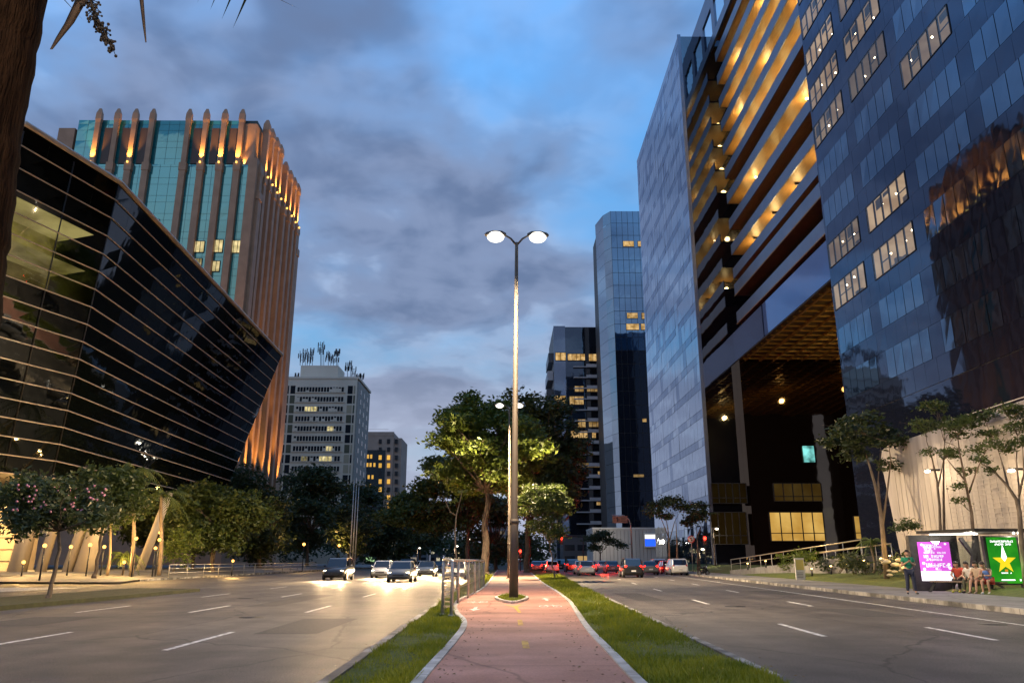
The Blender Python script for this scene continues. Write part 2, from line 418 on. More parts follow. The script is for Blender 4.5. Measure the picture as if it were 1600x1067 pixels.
for _ in range(520):
    y = 9 + 40*rl.random()**1.7
    c_ = rl.random()
    x = interp(cl,y)+.05+abs(rl.gauss(0,.25)) if c_ < .3 else interp(cr,y)-.05-abs(rl.gauss(0,.3)) if c_ < .6 else rl.uniform(interp(cl,y), interp(cr,y)) if c_ < .72 else GRX(y)+abs(rl.gauss(0,.3))+.05 if c_ < .88 else GLX(y)-.05-abs(rl.gauss(0,.3))
    z = .128 if interp(cl,y) < x < interp(cr,y) else .008
    a = rl.uniform(0,6.283); s_ = rl.uniform(.015,.04); u = Vector((math.cos(a),math.sin(a),0))*s_; w = Vector((-u.y,u.x,0))*.5; o_ = Vector((x,y,z))
    b.add([o_-u, o_+w+Vector((0,0,rl.uniform(0,.012))), o_+u+Vector((0,0,rl.uniform(0,.015))), o_-w], [(0,1,2,3)])
stuff(b.build('fallen_leaves', mat('dead_leaf', (.10,.055,.02), .8, col2=(.18,.12,.04), nscale=3)))
# lane and path markings
b = MB()
def dash(fx, y0, y1, w, z=.005):
    b.add([(fx(y0)-w/2,y0,z),(fx(y0)+w/2,y0,z),(fx(y1)+w/2,y1,z),(fx(y1)-w/2,y1,z)], [(0,1,2,3)])
for f in (lambda y: 5.4+.0585*y, lambda y: 8.1+.0775*y):
    for k in range(-2, 12): dash(f, 16.4+12*k if f(0) < 6 else 15.6+11.5*k, 19.6+12*k if f(0) < 6 else 18.6+11.5*k, .13)
for k in range(-3, 40): dash(lambda y: KX(y)-2.1, k*4, k*4+4, .12)
for x0 in (-5.6, -9.0, -12.3):
    for k in range(0, 12): dash(lambda y: x0-.01*y, 14+10*k, 17.5+10*k, .12)
for k in range(7):
    b.add([(-31+k*.9,38,.005),(-30.5+k*.9,38,.005),(-29.0+k*.9,46,.005),(-29.5+k*.9,46,.005)], [(0,1,2,3)])
for k in range(5):
    dash(lambda y: -24.0-.1*y+k*.9, 30, 38, .4)
struct(b.build('lane_markings', M_white))
b = MB()
for y0, y1 in ((13.1,14.3),(17.6,19.2)): dash(lambda y: .33-.0*y, y0, y1, .11, .125)
b.add([(.22-.30,25.9,.125),(.24,24.4,.125),(.34,21.9,.125),(.42,21.9,.125),(.36,24.4,.125),(.22+.30,26.0,.125),(.25,24.9,.125)], [(0,1,6),(1,2,3,4),(1,4,6),(4,5,6)])
dash(lambda y: .40+.003*(y-33), 33.2, 43, .11, .125)
struct(b.build('path_markings', M_yellow))
b = MB()
def ring(cx, cy, r, w, sy, seg=18, z=.126):
    vs = []
    for k in range(seg):
        a = 2*math.pi*k/seg
        vs += [(cx+(r-w/2)*math.cos(a), cy+(r-w/2)*math.sin(a)*sy, z), (cx+(r+w/2)*math.cos(a), cy+(r+w/2)*math.sin(a)*sy, z)]
    b.add(vs, [(2*k, 2*k+1, (2*k+3)%(2*seg), (2*k+2)%(2*seg)) for k in range(seg)])
def ln(p, q, w, z=.127):
    d = Vector((q[0]-p[0], q[1]-p[1], 0)); u = Vector((-d.y, d.x, 0)).normalized()*w/2
    b.add([(p[0]-u.x,p[1]-u.y,z),(p[0]+u.x,p[1]+u.y,z),(q[0]+u.x,q[1]+u.y,z),(q[0]-u.x,q[1]-u.y,z)], [(0,1,2,3)])
def bike(cx, cy, fl, sy=3.2):
    P = lambda x, y: (cx + x*fl, cy + y*sy*fl)
    for x in (-.21, .21): ring(*P(x, 0), .125, .028, sy)
    A, B, C, D, E = P(-.21,0), P(-.04,.0), P(.13,.17), P(-.09,.17), P(.21,0)
    for p, q in ((A,B),(B,C),(C,D),(D,A),(B,D),(C,E),(C,P(.10,.25)),(P(.10,.25),P(.2,.25)),(D,P(-.11,.22)),(P(-.16,.22),P(-.05,.22))): ln(p, q, .03)
def arrow(cx, cy, fl):
    q = lambda x, y: (cx+x*fl, cy+y*fl, .127)
    b.add([q(-.05,-.9),q(.05,-.9),q(.05,.1),q(.17,.1),q(0,.9),q(-.17,.1),q(-.05,.1)], [(0,1,2,6),(3,4,5)])
p = aZ(746,940,.12); bike(p.x, p.y, -1, 3.2)
p = aZ(742,951,.12); arrow(p.x, p.y, -1)
p = aZ(860,947,.12); bike(p.x, p.y, 1, 3.4)
p = aZ(853,936,.12); arrow(p.x, p.y, 1)
struct(b.build('path_markings', M_white))

b = MB()
for x, y, w_, l_ in ((9.7,22,1.4,3.6),(5.0,31,1.1,7),(12.2,36,1.6,5),(-5.2,17,1.3,4.5),(-8.6,27,1.0,9),(-12.6,19,1.7,3.2),(7.2,52,1.5,8)): b.poly([(x,y),(x+w_,y+.1),(x+w_+.06,y+l_),(x-.04,y+l_-.1)], .0025)
struct(b.build('asphalt_patches', mat('asphalt_patch', (.040,.037,.034), .7, col2=(.07,.063,.057), nscale=9, bump=.5, bscale=50, detail=8)))
b = MB()
for x, y in ((7.6,27),(11.6,19.5),(-6.8,22),(-10.5,33),(5.0,44)): b.tube([(x,y,-.02),(x,y,.006)], .33, 20)
struct(b.build('manhole_covers', mat('cast_iron', (.03,.028,.026), .5, .5, col2=(.055,.05,.046), nscale=30)))
# right sidewalk and garden bank; left plaza
strip(lambda y: KX(y)+.16, lambda y: KX(y)+4.2, ys, .14, M_pave, 'sidewalk')
b = MB(); vs = []
yg = [-25,0,20,30,40,50,62,80,100,125,160]
for y in yg: vs += [(KX(y)+4.2,y,.14),(KX(y)+4.9,y,.35),(27.98,y,1.0 if y > 40 else .5)]
b.add(vs, [(3*i+k,3*i+k+1,3*i+k+4,3*i+k+3) for i in range(len(yg)-1) for k in range(2)])
struct(b.build('garden_bank', M_soil))
struct(MB().poly([(28,60),(75,60),(75,150),(28,150)], .9).build('forecourt', M_pave))
b = MB()
b.add([(-25,52.5,.12),(-27,60,.12),(-29,120,.12),(-29,200,.12),(-34,200,.6),(-34,120,.6),(-33.5,62,.6),(-33,56,.45),(-75,57.5,.6),(-75,60,.14),(-120,200,.9),(-75,110,.9)],
      [(0,1,6,7),(1,2,5,6),(2,3,4,5),(0,7,8,9)])
struct(b.build('sidewalk', M_pave))
b = MB()
b.add([(-33,56,.45),(-33.5,62,.6),(-34,120,.6),(-34,200,.6),(-140,200,.9),(-140,62,.9),(-75,57.5,.6)], [(0,1,6),(1,2,3,4,5,6)])
struct(b.build('plaza', M_pave))
kerb(lambda y: -27-.02*(y-60), .15, -.02, .14, [60,90,120,160,200], M_kerb2, -1)
struct(MB().prism([(-15.3,24),(-15.0,40),(-18.6,41),(-19.2,24),(-18,20),(-16,20)], -.01, .14).build('traffic_island', mat('island_turf', (.02,.026,.008), .95, col2=(.04,.045,.014), nscale=4, bump=.5)))

# ------------------------------------------------------------------ office tower on the right
CONC = mat('dark_cladding', (.045,.05,.065), .35, .3, col2=(.06,.065,.08), nscale=.6)
G_far = mirror_glass('pale_mirror_glass', (.02,.025,.035), .34, (.80,.88,1), .010, .45)
G_near = mirror_glass('blue_mirror_glass', (.006,.010,.022), .25, (.58,.78,1), .012, .35)
G_band = mirror_glass('spandrel_glass', (.008,.010,.020), .12, (.6,.72,.95), .012, .35)
G_dark = mirror_glass('dark_return_glass', (.004,.004,.006), .22, (.7,.75,.85), .010, .5)
FASC = mat('fascia_metal', (.20,.23,.30), .35, .75, col2=(.24,.27,.34), nscale=.5)
WOOD = mat('timber_soffit', (.36,.20,.07), .45, col2=(.44,.26,.10), nscale=1.5, stretch=(3,.4,1))
BROWN = mirror_glass('brown_dark_glass', (.007,.004,.003), .11, (.85,.66,.5), .012, .35)
tower = thing('office_tower', 'long dark glass office tower with golden balcony soffits along the right of the avenue', 'building', (28,85,0))
def PB(mb, name, m, par=None): return mb.build(name, m, par or tower)
# far block
PB(MB().box(28,60,108,149,0,83.8), 'far_wing', G_dark)
b = MB(); b3 = MB(); rnd = random.Random(5)
G_far2 = mirror_glass('tinted_mirror_glass', (.014,.018,.028), .20, (.72,.82,1), .012, .45)
zz = [1 + 4.02*k for k in range(21)]
for k, z in enumerate(zz):
    z1 = min(z+4.02, 83.9); y = 107.9
    while y < 149.1:
        w = 2.05; e = min(y+w, 149.1); zs = z + 1.15
        o = [rnd.gauss(0,.011) for _ in range(4)]
        for za, zb in ((z, zs), (zs, z1)):
            if zb > za:
                b.cur = 1 if (zb == zs and rnd.random() < .8) or rnd.random() < .08 else 0
                b.add([(27.93+o[0],y+.022,za+.025),(27.93+o[1],e-.022,za+.025),(27.93+o[2],e-.022,zb-.025),(27.93+o[3],y+.022,zb-.025)], [(3,2,1,0)])
        y = e
PB(b, 'curtain_wall', [G_far, G_far2])
PB(MB().box(27.80,28.3,107.72,108.0,0,84.0), 'corner_fin', FASC)
# mid block with balconies
LV = [34.0,38.2,40.8,44.5,48.5,52.7,56.8,60.8,64.9,69.0,73.1,77.2]
PB(MB().box(36.2,60,62.7,125,29.0,90.6), 'middle_wing', G_dark)
PB(MB().box(32.95,36.15,62.7,108-.01,29.0,33.2), 'transfer_beam', mirror_glass('blue_panel', (.03,.04,.075), .22, (.6,.7,1), .006, .3))
for i, z in enumerate(LV):
    narrow = i in (0,1)
    s = MB(); s.box(33.12,36.19,63,105.5,z+.02,z+.32)
    par = s.build('balcony_slab', CONC, tower)
    MB().box(33.0,33.12,63,105.5,z,z+(1.55 if not narrow else 1.7)).build('parapet', FASC, par)
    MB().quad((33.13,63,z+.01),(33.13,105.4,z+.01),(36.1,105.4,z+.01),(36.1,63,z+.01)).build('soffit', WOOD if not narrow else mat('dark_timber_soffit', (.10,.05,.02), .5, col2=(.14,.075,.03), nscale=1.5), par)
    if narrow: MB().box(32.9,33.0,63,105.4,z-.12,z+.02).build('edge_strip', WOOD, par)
    lit = {0:[], 1:[], 2:[], 3:'strip', 4:[], 5:[97,78], 6:[], 7:[], 8:[100,88,76], 9:[], 10:[99,87,75], 11:[]}.get(i, [])
    if lit == 'strip':
        for y in (100,92,84,76,68): light('POINT', 380, (1,.66,.24), par, Vector((35.0,y,z-1.5)), .25); 
        for y in (99,91,83,75): MB().box(34.2,35.9,y-.12,y+.12,z-.25,z+.005).build('rib', CONC, par)
    else:
        for y in lit:
            MB().tube([(34.6,y,z-.01),(34.6,y,z-.09)], .16, 10).build('downlight', glow('downlight_lens', (1,.72,.32), 25), par)
            light('POINT', 230, (1,.66,.26), par, Vector((34.5,y,z-.85)), .2)
        if i in (5,7,8,9,10,11):
            for y in (102,96,90,84,78,72,66): light('POINT', {7:300,9:300,11:60}.get(i, 170), (1,.66,.22), par, Vector((35.2,y,z-2.0)), .4)  # fill points without fixtures, added to even out the golden soffits
# roof frame with openings
b = MB(); b.box(32.9,33.3,63,125,87.5,91.0); b.box(32.9,33.3,63,125,80.8,82.4)
for y in [63.2+6.8*k for k in range(10)]: b.box(32.9,33.3,y,y+1.6,82.4,87.5)
PB(b, 'roof_frame', FASC)
PB(MB().box(33.3,40,63,107,82.3,82.7), 'roof_slab', WOOD)
light('POINT', 700, (1,.7,.35), tower, (35,88,79), .5)
# passage: soffit lattice, back wall
PB(MB().box(33.0,62,62.7,107.9,28.85,28.99), 'passage_soffit', mat('passage_soffit', (.06,.038,.016), .5, col2=(.08,.05,.02), nscale=.4))
b = MB()
for k in range(23): y = 64+k*1.95; b.box(33.3,62,y,y+.10,28.66,28.845)
for k in range(15): x = 33.8+k*2.0; b.box(x,x+(.32 if k % 5 == 1 else .10),63.5,107.8,28.60,28.84)
PB(b, 'soffit_lattice', mat('brass_lattice', (.42,.24,.06), .35, .5, col2=(.52,.32,.09), nscale=.3))
PB(MB().box(33,62,106,107.98,0,28.8), 'passage_wall', BROWN)
PB(MB().box(62,63,62.7,106,0,28.8), 'passage_end_wall', BROWN)
# near block
PB(MB().box(28,60,14,62.6,0,96), 'near_wing', CONC)
b = MB(); b2 = MB(); rnd = random.Random(9)
LIT = {}
cols = [(56.4,62.3),(48.9,54.9),(41.35,47.4),(33.85,39.9),(26.3,32.3)]
rows = [27.82-3.83*3 + 3.83*k for k in range(15)]
litset = {(1,3):1,(0,3):1,(0,2):.8,(1,2):1,(2,5):1,(1,6):.55,(1,7):1,(0,8):1,(0,7):.8,(0,6):.6,(0,9):.9,(1,8):.9,(2,6):.0,(2,7):1,(1,9):1,(0,10):.8,(2,8):.8,(3,8):.6}
litset.pop((2,6)); rv = random.Random(6)
litset = {k: v*rv.choice((.45,.7,.9,1.0,1.1)) for k, v in litset.items()}
WIN = []
for r, zt in enumerate(rows):
    for c, (y0, y1) in enumerate(cols):
        zb = zt - 2.15
        if (c, r) in litset: WIN.append((c, r, y0, y1, zb, zt))
        else:
            n = 5; b = MB()
            for k in range(n):
                ya, yb = y0+(y1-y0)*k/n, y0+(y1-y0)*(k+1)/n
                o = [rnd.gauss(0,.004) for _ in range(4)]
                b.add([(27.94+o[0],ya+.03,zb),(27.94+o[1],yb-.03,zb),(27.94+o[2],yb-.03,zt),(27.94+o[3],ya+.03,zt)], [(3,2,1,0)])
            PB(b, 'window', G_near)
# spandrels and piers (with openings left for the windows)
zs = rows[0]-2.15-1.68
for r, zt in enumerate(rows):
    za, zb = zt-2.15-1.66, zt-2.17
    y = 14.0
    while y < 62.5:
        e = min(y+1.5, 62.55)
        o = [rnd.gauss(0,.003) for _ in range(4)]
        b2.add([(27.95+o[0],y+.01,za),(27.95+o[1],e-.01,za),(27.95+o[2],e-.01,zb),(27.95+o[3],y+.01,zb)], [(3,2,1,0)]); y = e
    for ya, yb in [(62.32,62.58)]+[(cols[k+1][1]+.02, cols[k][0]-.02) for k in range(4)]+[(14,26.28)]:
        b2.add([(27.95,ya,zb+.01),(27.95,yb,zb+.01),(27.95,yb,zt),(27.95,ya,zt)], [(3,2,1,0)])
b2.add([(27.95,14,rows[-1]+.02),(27.95,62.55,rows[-1]+.02),(27.95,62.55,96),(27.95,14,96)], [(3,2,1,0)])
bk = MB()
for r, zt in enumerate(rows):
    bk.box(28.0,28.04,14.2,62.4,zt-3.83,zt-2.15)
    for ya, yb in [(cols[k+1][1], cols[k][0]) for k in range(4)]: bk.box(28.0,28.04,ya,yb,zt-2.149,zt-.001)
    for c, (ya, yb) in enumerate(cols):
        if (c, r) not in litset: bk.box(28.0,28.04,ya,yb,zt-2.149,zt-.001)
PB(bk, 'light_stop_sheet', M_dark)  # hidden sheet added to stop room light leaking through the spandrel gaps
b2.add([(27.95,14,.3),(27.95,62.55,.3),(27.95,62.55,rows[0]-3.85),(27.95,14,rows[0]-3.85)], [(3,2,1,0)])
PB(b2, 'spandrel_cladding', G_band)
ROOM = mat('room_plaster', (.75,.62,.42), .8, col2=(.55,.42,.26), nscale=.8, emit=(1,.68,.36), es=.0)
def lit_window(par, y0, y1, zb, zt, X, s, seed, depth=1.6):
    # a lit office behind the glass: room shell, lamps, mullions, pane (facade at x = X, room goes to +x)
    rn = random.Random(seed); n = 5
    fr = MB()
    for k in range(n+1):
        y = y0+(y1-y0)*k/n; fr.box(X-.06,X+.06,y-.035,y+.035,zb,zt)
    fr.box(X-.06,X+.05,y0,y1,zb-.03,zb+.03); fr.box(X-.06,X+.05,y0,y1,zt-.03,zt+.03)
    for k in range(n):
        if rn.random() < .55: fr.box(X-.02,X+.04,y0+(y1-y0)*k/n+.03,y0+(y1-y0)*(k+1)/n-.03,zb+.9,zb+.96)
    w = fr.build('window', M_dark, par)
    rm = MB()
    x1 = X + depth
    rm.quad((x1,y0,zb),(x1,y1,zb),(x1,y1,zt),(x1,y0,zt)); rm.quad((X+.02,y0,zt-.02),(x1,y0,zt-.02),(x1,y1,zt-.02),(X+.02,y1,zt-.02))
    rm.quad((X+.02,y0,zb+.02),(X+.02,y1,zb+.02),(x1,y1,zb+.02),(x1,y0,zb+.02)); rm.quad((X+.02,y0,zb),(x1,y0,zb),(x1,y0,zt),(X+.02,y0,zt)); rm.quad((X+.02,y1,zb),(X+.02,y1,zt),(x1,y1,zt),(x1,y1,zb))
    for k in range(3):
        y = rn.uniform(y0+.3,y1-.8); h = rn.uniform(.5,1.5); rm.cur = 1; rm.box(x1-.45,x1-.1,y,y+rn.uniform(.3,1.2),zb+.03,zb+h)
    rm.build('lit_room', [glow('room_light_%d' % int(s*10), (1*s,.66*s,.33*s), .62, (.62*s,.36*s,.15*s), .55), mat('room_furniture', (.12,.08,.05), .7)], w)
    bl = MB(); nb = 0
    for k in range(n):
        if rn.random() < .3:
            nb += 1; h = rn.uniform(.3,1.3); bl.quad((X+.12,y0+(y1-y0)*k/n+.05,zt-h),(X+.12,y0+(y1-y0)*(k+1)/n-.05,zt-h),(X+.12,y0+(y1-y0)*(k+1)/n-.05,zt-.03),(X+.12,y0+(y1-y0)*k/n+.05,zt-.03))
    if nb: bl.build('blinds', mat('blind_fabric', (.30,.25,.19), .8), w)
    lm = MB()
    for k in range(3):
        lm.ball((X+.5+rn.random()*.7, y0+(y1-y0)*(k+.5)/3+rn.uniform(-.4,.4), zt-.22), .075, 8, 5)
    lm.build('ceiling_lamps', glow('ceiling_lamp', (1,.78,.45), 14), w)
    MB().quad((X-.05,y0,zb),(X-.05,y0,zt),(X-.05,y1,zt),(X-.05,y1,zb)).build('pane', pane_glass('office_pane', (.86,.9,1), .12), w)
# cut the near block into a shell so rooms show: the block itself stands 1.8 m behind the glass plane
bpy.data.objects.remove([o for o in tower.children if o.name == 'near_wing'][0])
PB(MB().box(29.8,60,14,62.6,0,96), 'near_wing', CONC)
b = MB(); b.box(28.05,29.79,62.4,62.6,0,96); b.box(28.05,29.79,14,14.2,0,96); b.box(28.05,29.79,14.2,62.4,95.7,96)
PB(b, 'end_fins', CONC)
for c, r, y0, y1, zb, zt in WIN: lit_window(tower, y0, y1, zb, zt, 27.96, litset[(c, r)], c*31+r)
# lit golden windows in the passage wall
def wall_window(par, x0, x1, z0, z1, Y, s, n, name='window', col=(1,.62,.16)):
    fr = MB()
    for k in range(n+1):
        x = x0+(x1-x0)*k/n; fr.box(x-.06,x+.06,Y-.16,Y-.01,z0,z1)
    for z in (z0, z0+(z1-z0)*.27, z1): fr.box(x0,x1,Y-.14,Y-.012,z-.05,z+.05)
    w = fr.build(name, M_dark, par)
    MB().quad((x0,Y-.05,z0),(x1,Y-.05,z0),(x1,Y-.05,z1),(x0,Y-.05,z1)).build('pane', glow('gold_window_%d' % int(s*1000), (s*col[0],s*col[1],s*col[2]), 1, (.55*s,.26*s,.03*s), .35, .3, .75), w)
for x0, y0, x1, y1, s, n in ((1205,800,1285,845,.75,5),(1210,755,1282,783,.055,5),(1337,806,1378,842,.6,3),(1113,755,1165,786,.012,5),(1113,800,1165,850,.016,5)):
    p, q = aY(x0,y1,106), aY(x1,y0,106); wall_window(tower, p.x, q.x, p.z, q.z, 106, s, n)
p, q = aY(1256,722,106), aY(1270,697,106)
MB().box(p.x,q.x,105.7,105.95,p.z,q.z).build('lit_sign', glow('teal_sign', (.25,.8,.75), 1.2, (.02,.08,.07), .8), tower)
light('POINT', 650, (1,.66,.22), tower, (45,88,26.6), .4); light('POINT', 650, (1,.66,.22), tower, (40,76,26.6), .4); light('POINT', 200, (1,.62,.2), tower, (52,96,26.8), .4)

# ------------------------------------------------------------------ blue glass tower behind it
t = thing('glass_tower', 'tall slim blue glass tower with a pale curved fin beyond the long office tower', 'building', (34,215,0))
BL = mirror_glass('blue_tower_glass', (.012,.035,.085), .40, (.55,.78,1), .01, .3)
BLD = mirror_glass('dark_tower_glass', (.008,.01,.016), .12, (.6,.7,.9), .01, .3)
PF = mirror_glass('pale_fin_glass', (.06,.075,.09), .35, (.8,.9,1), .01, .2)
c0, c1, c2 = aY(966,430,214), aY(1010,430,214), aY(948,430,214)
ztop = aY(966,330,214).z
PX = lambda px, Y: aY(px, 870, Y).x
# vertical edges lean in the picture only by perspective: solve x from the mid height
bx0, bx1 = aY(960,500,214).x, aY(1032,500,214).x
b = MB(); b2 = MB(); rnd = random.Random(2)
MB().box(bx0,bx1+14,214.1,244,0,ztop).build('core', M_dark, t)
nz = 26; fh = ztop/nz; nx = 8
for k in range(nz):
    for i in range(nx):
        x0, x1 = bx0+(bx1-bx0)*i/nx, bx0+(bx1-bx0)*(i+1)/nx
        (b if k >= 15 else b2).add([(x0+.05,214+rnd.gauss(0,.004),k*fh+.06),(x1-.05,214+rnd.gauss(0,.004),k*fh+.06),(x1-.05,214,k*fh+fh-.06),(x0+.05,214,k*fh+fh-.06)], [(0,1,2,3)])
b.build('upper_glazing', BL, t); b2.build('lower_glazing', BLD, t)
b = MB(); fx = aY(941,400,213).x
for k in range(nz):
    xs = [bx0-.05, bx0-(bx0-fx)*.5, fx+ (0 if k < 0 else 0)]; yq = [213.9, 217, 224]
    lean = lambda z: (z/ztop-.5)*-.9
    za, zb = k*fh, (k+1)*fh-.08
    for j in range(2):
        b.add([(xs[j]+(lean(za) if j else 0),yq[j],za),(xs[j+1]+lean(za),yq[j+1],za),(xs[j+1]+lean(zb),yq[j+1],zb),(xs[j]+(lean(zb) if j else 0),yq[j],zb)], [(3,2,1,0)])
b.build('curved_fin', PF, t)
MB().box(fx+.6,bx0,224.2,240,0,ztop-1).build('side_wall', M_dark, t)
for px0, px1, py0, py1, s in ((974,990,377,385,.9),(997,1004,377,385,.8),(980,996,489,497,.7),(1003,1008,489,498,.6),(979,998,506,515,.8),(1002,1008,506,515,.7),(990,1006,741,745,.35),(1004,1010,654,659,.7)):
    p, q = aY(px0,py1,213.8), aY(px1,py0,213.8)
    w = MB(); w.box(p.x-.1,q.x+.1,213.82,213.95,p.z-.1,q.z+.1); w = w.build('window', M_dark, t)
    MB().quad((p.x,213.8,p.z),(q.x,213.8,p.z),(q.x,213.8,q.z),(p.x,213.8,q.z)).build('pane', glow('far_window_%d' % int(s*10), (s,.66*s,.28*s), 1, (.4*s,.22*s,.06*s), .8), w)

# ------------------------------------------------------------------ office block with white balcony bands
t = thing('balcony_block', 'dark office block with white horizontal balcony bands at the end of the avenue', 'building', (22,250,0))
Y = 250
zt = aY(890,511,Y).z
xa, xb = aY(866,600,Y).x, aY(952,600,Y).x
GB = mirror_glass('block_glass', (.012,.014,.02), .14, (.6,.72,.9), .01, .4)
MB().box(xa,xb+12,Y,Y+28,0,zt).build('core', mat('block_wall', (.05,.055,.07), .5, col2=(.07,.075,.09), nscale=.3), t)
MB().box(xa,xa+3.9,Y-.25,Y+.2,0,zt+.3).build('corner_bay', mirror_glass('grey_bay_glass', (.04,.05,.07), .22, (.7,.8,1), .008, .4), t)
b = MB(); b.box(xa+3.95,xb,Y-.1,Y-.02,0,zt-.2); b.build('glazing', GB, t)
WB = mat('white_band', (.42,.43,.46), .6, col2=(.5,.51,.54), nscale=.4)
fl = 3.62
b = MB()
for k in range(17):
    z = zt - 14.2 - fl*k
    if z < 6: break
    MB().box(xa+6.4,xb,Y-1.2,Y-.1,z,z+.35).build('balcony', WB, t)
    MB().box(xa+10.6,xb,Y-1.35,Y-1.2,z,z+1.05).build('railing', WB, t)
rnd = random.Random(4)
for px0, px1, py0, py1, s in ((868,884,551,563,.9),(887,914,553,563,.95),(920,939,553,564,.9),(866,884,618,630,.8),(890,912,619,632,.6),(898,912,603,612,.5),(917,940,605,612,.4),(903,915,655,668,.6),(920,938,659,667,.4),(892,918,673,684,.7),(925,931,673,684,.9),(897,945,723,730,.2),(934,945,736,744,.5),(932,944,784,789,.6)):
    p, q = aY(px0,py1,Y-.4), aY(px1,py0,Y-.4)
    f = MB(); n = max(2, int((q.x-p.x)/1.2))
    for k in range(n+1): x = p.x+(q.x-p.x)*k/n; f.box(x-.07,x+.07,Y-.5,Y-.38,p.z,q.z)
    f.box(p.x-.07,q.x+.07,Y-.49,Y-.39,p.z-.12,p.z+.05); f.box(p.x-.07,q.x+.07,Y-.49,Y-.39,q.z-.05,q.z+.12)
    w = f.build('window', M_dark, t)
    MB().quad((p.x,Y-.4,p.z),(q.x,Y-.4,p.z),(q.x,Y-.4,q.z),(p.x,Y-.4,q.z)).build('pane', glow('far_window_%d' % int(s*10), (s,.66*s,.28*s), 1, (.4*s,.22*s,.06*s), .8), w)
for k in range(9):
    z = zt-8-k*6
    if k < 4: MB().box(xa-1.6-.3*k,xa-.02,Y+4+k,Y+20,z-3.2,z).build('side_step', WB if k % 2 else CONC, t)

# ------------------------------------------------------------------ low pale podium with a lit sign
t = thing('podium_building', 'low pale corrugated building with a blue lit sign below the glass tower', 'building', (28,190,0))
Y = 180
p, q = aY(926,826,Y), aY(1026,870,Y)
zt = p.z
MB().box(p.x,q.x,Y,Y+14,0,zt).build('wall', mat('pale_cladding', (.40,.38,.36), .7, col2=(.5,.48,.45), nscale=.4, stretch=(4,1,.2)), t)
b = MB()
for k in range(16): x = p.x+.4+k*(q.x-.8-p.x)/16; b.box(x,x+.06,Y-.05,Y-.002,.2,zt-.3)
b.build('panel_seams', mat('seam', (.16,.15,.14), .7), t)
MB().box(p.x-.1,q.x+.1,Y-.12,Y+14,zt,zt+.3).build('coping', mat('white_paint', (.6,.6,.58), .6), t)
a, c = aY(1008,853,Y-.3), aY(1030,842,Y-.3)
s = MB().box(a.x-.2,c.x+.2,Y-.5,Y-.06,a.z-.3,c.z+1.4).build('sign_box', mat('white_paint'), t)
MB().quad((a.x,Y-.52,a.z),(c.x,Y-.52,a.z),(c.x,Y-.52,c.z),(a.x,Y-.52,c.z)).build('blue_face', glow('blue_sign', (.02,.10,.85), 1.6), s)
MB().quad((a.x,Y-.52,c.z+.1),(c.x,Y-.52,c.z+.1),(c.x,Y-.52,c.z+1.0),(a.x,Y-.52,c.z+1.0)).build('white_face', glow('white_sign', (1,.95,.9), 1.3), s)
light('POINT', 500, (1,.85,.65), t, (22,Y-6,5.5), .4); light('POINT', 300, (1,.85,.65), t, (17,Y-5,5), .4)

# ------------------------------------------------------------------ teal tower on the left
STONE = mat('brown_granite', (.29,.165,.095), .6, col2=(.36,.21,.125), nscale=.5, bump=.1, bscale=8)
TEAL = mirror_glass('teal_glass', (.02,.155,.165), .24, (.42,.85,.82), .006, .3)
tw = thing('stone_tower', 'teal glass tower with brown stone pillars glowing golden at their tops', 'building', (-57,148,0))
TX, TY0, TY1 = -53.0, 148.0, 181.5
TXL = -93.5; ZR = aY(300,172,148).z-2; ZS = ZR-10.8
def teal_wall(P0, P1, z0, z1, name, nrm, fh=4.1, pw=2.2, seed=1):
    rn = random.Random(seed); P0, P1 = Vector(P0), Vector(P1); L = (P1-P0).length; n = max(1, round(L/pw)); d = (P1-P0)/n
    b = MB(); z = z0
    while z < z1-.3:
        for za, zb in ((z, z+1.5), (z+1.5, z+fh)):
            zb = min(zb, z1)
            if zb <= za: continue
            for k in range(n):
                a, c = P0+d*k, P0+d*(k+1); o = d.normalized()*.035; j = [Vector(nrm)*rn.gauss(0,.004) for _ in range(4)]
                b.add([(a+o+j[0]).to_tuple()[:2]+(za+.03,), (c-o+j[1]).to_tuple()[:2]+(za+.03,), (c-o+j[2]).to_tuple()[:2]+(zb-.03,), (a+o+j[3]).to_tuple()[:2]+(zb-.03,)], [(0,1,2,3)])
        z += fh
    return b.build(name, TEAL, tw)
MB().box(TXL+1,TX-1,TY0+1.0,TY1-1,0,ZR).build('core', mat('seam_dark', (.01,.03,.035), .5), tw)
MB().box(TXL-2,TX-.6,TY0+.6,TY1-.6,0,ZS).build('lower_core', mat('seam_dark'), tw)
teal_wall((TXL-2,TY0+.55,0),(TX-.6,TY0+.55,0), 8, ZS, 'front_glazing', (0,-1,0))
teal_wall((TXL+1,TY0+.95,0),(TX-4.6,TY0+.95,0), ZS+.1, ZR, 'front_glazing', (0,-1,0), seed=2)
teal_wall((TX-.55,TY0+.6,0),(TX-.55,TY1-.6,0), 8, ZS, 'side_glazing', (1,0,0), seed=3)
# recessed dark slots between the crown pillars
xs_p = [aY(px, 320, 148).x for px in (131,155,179,208,265,290.5,316,343)]
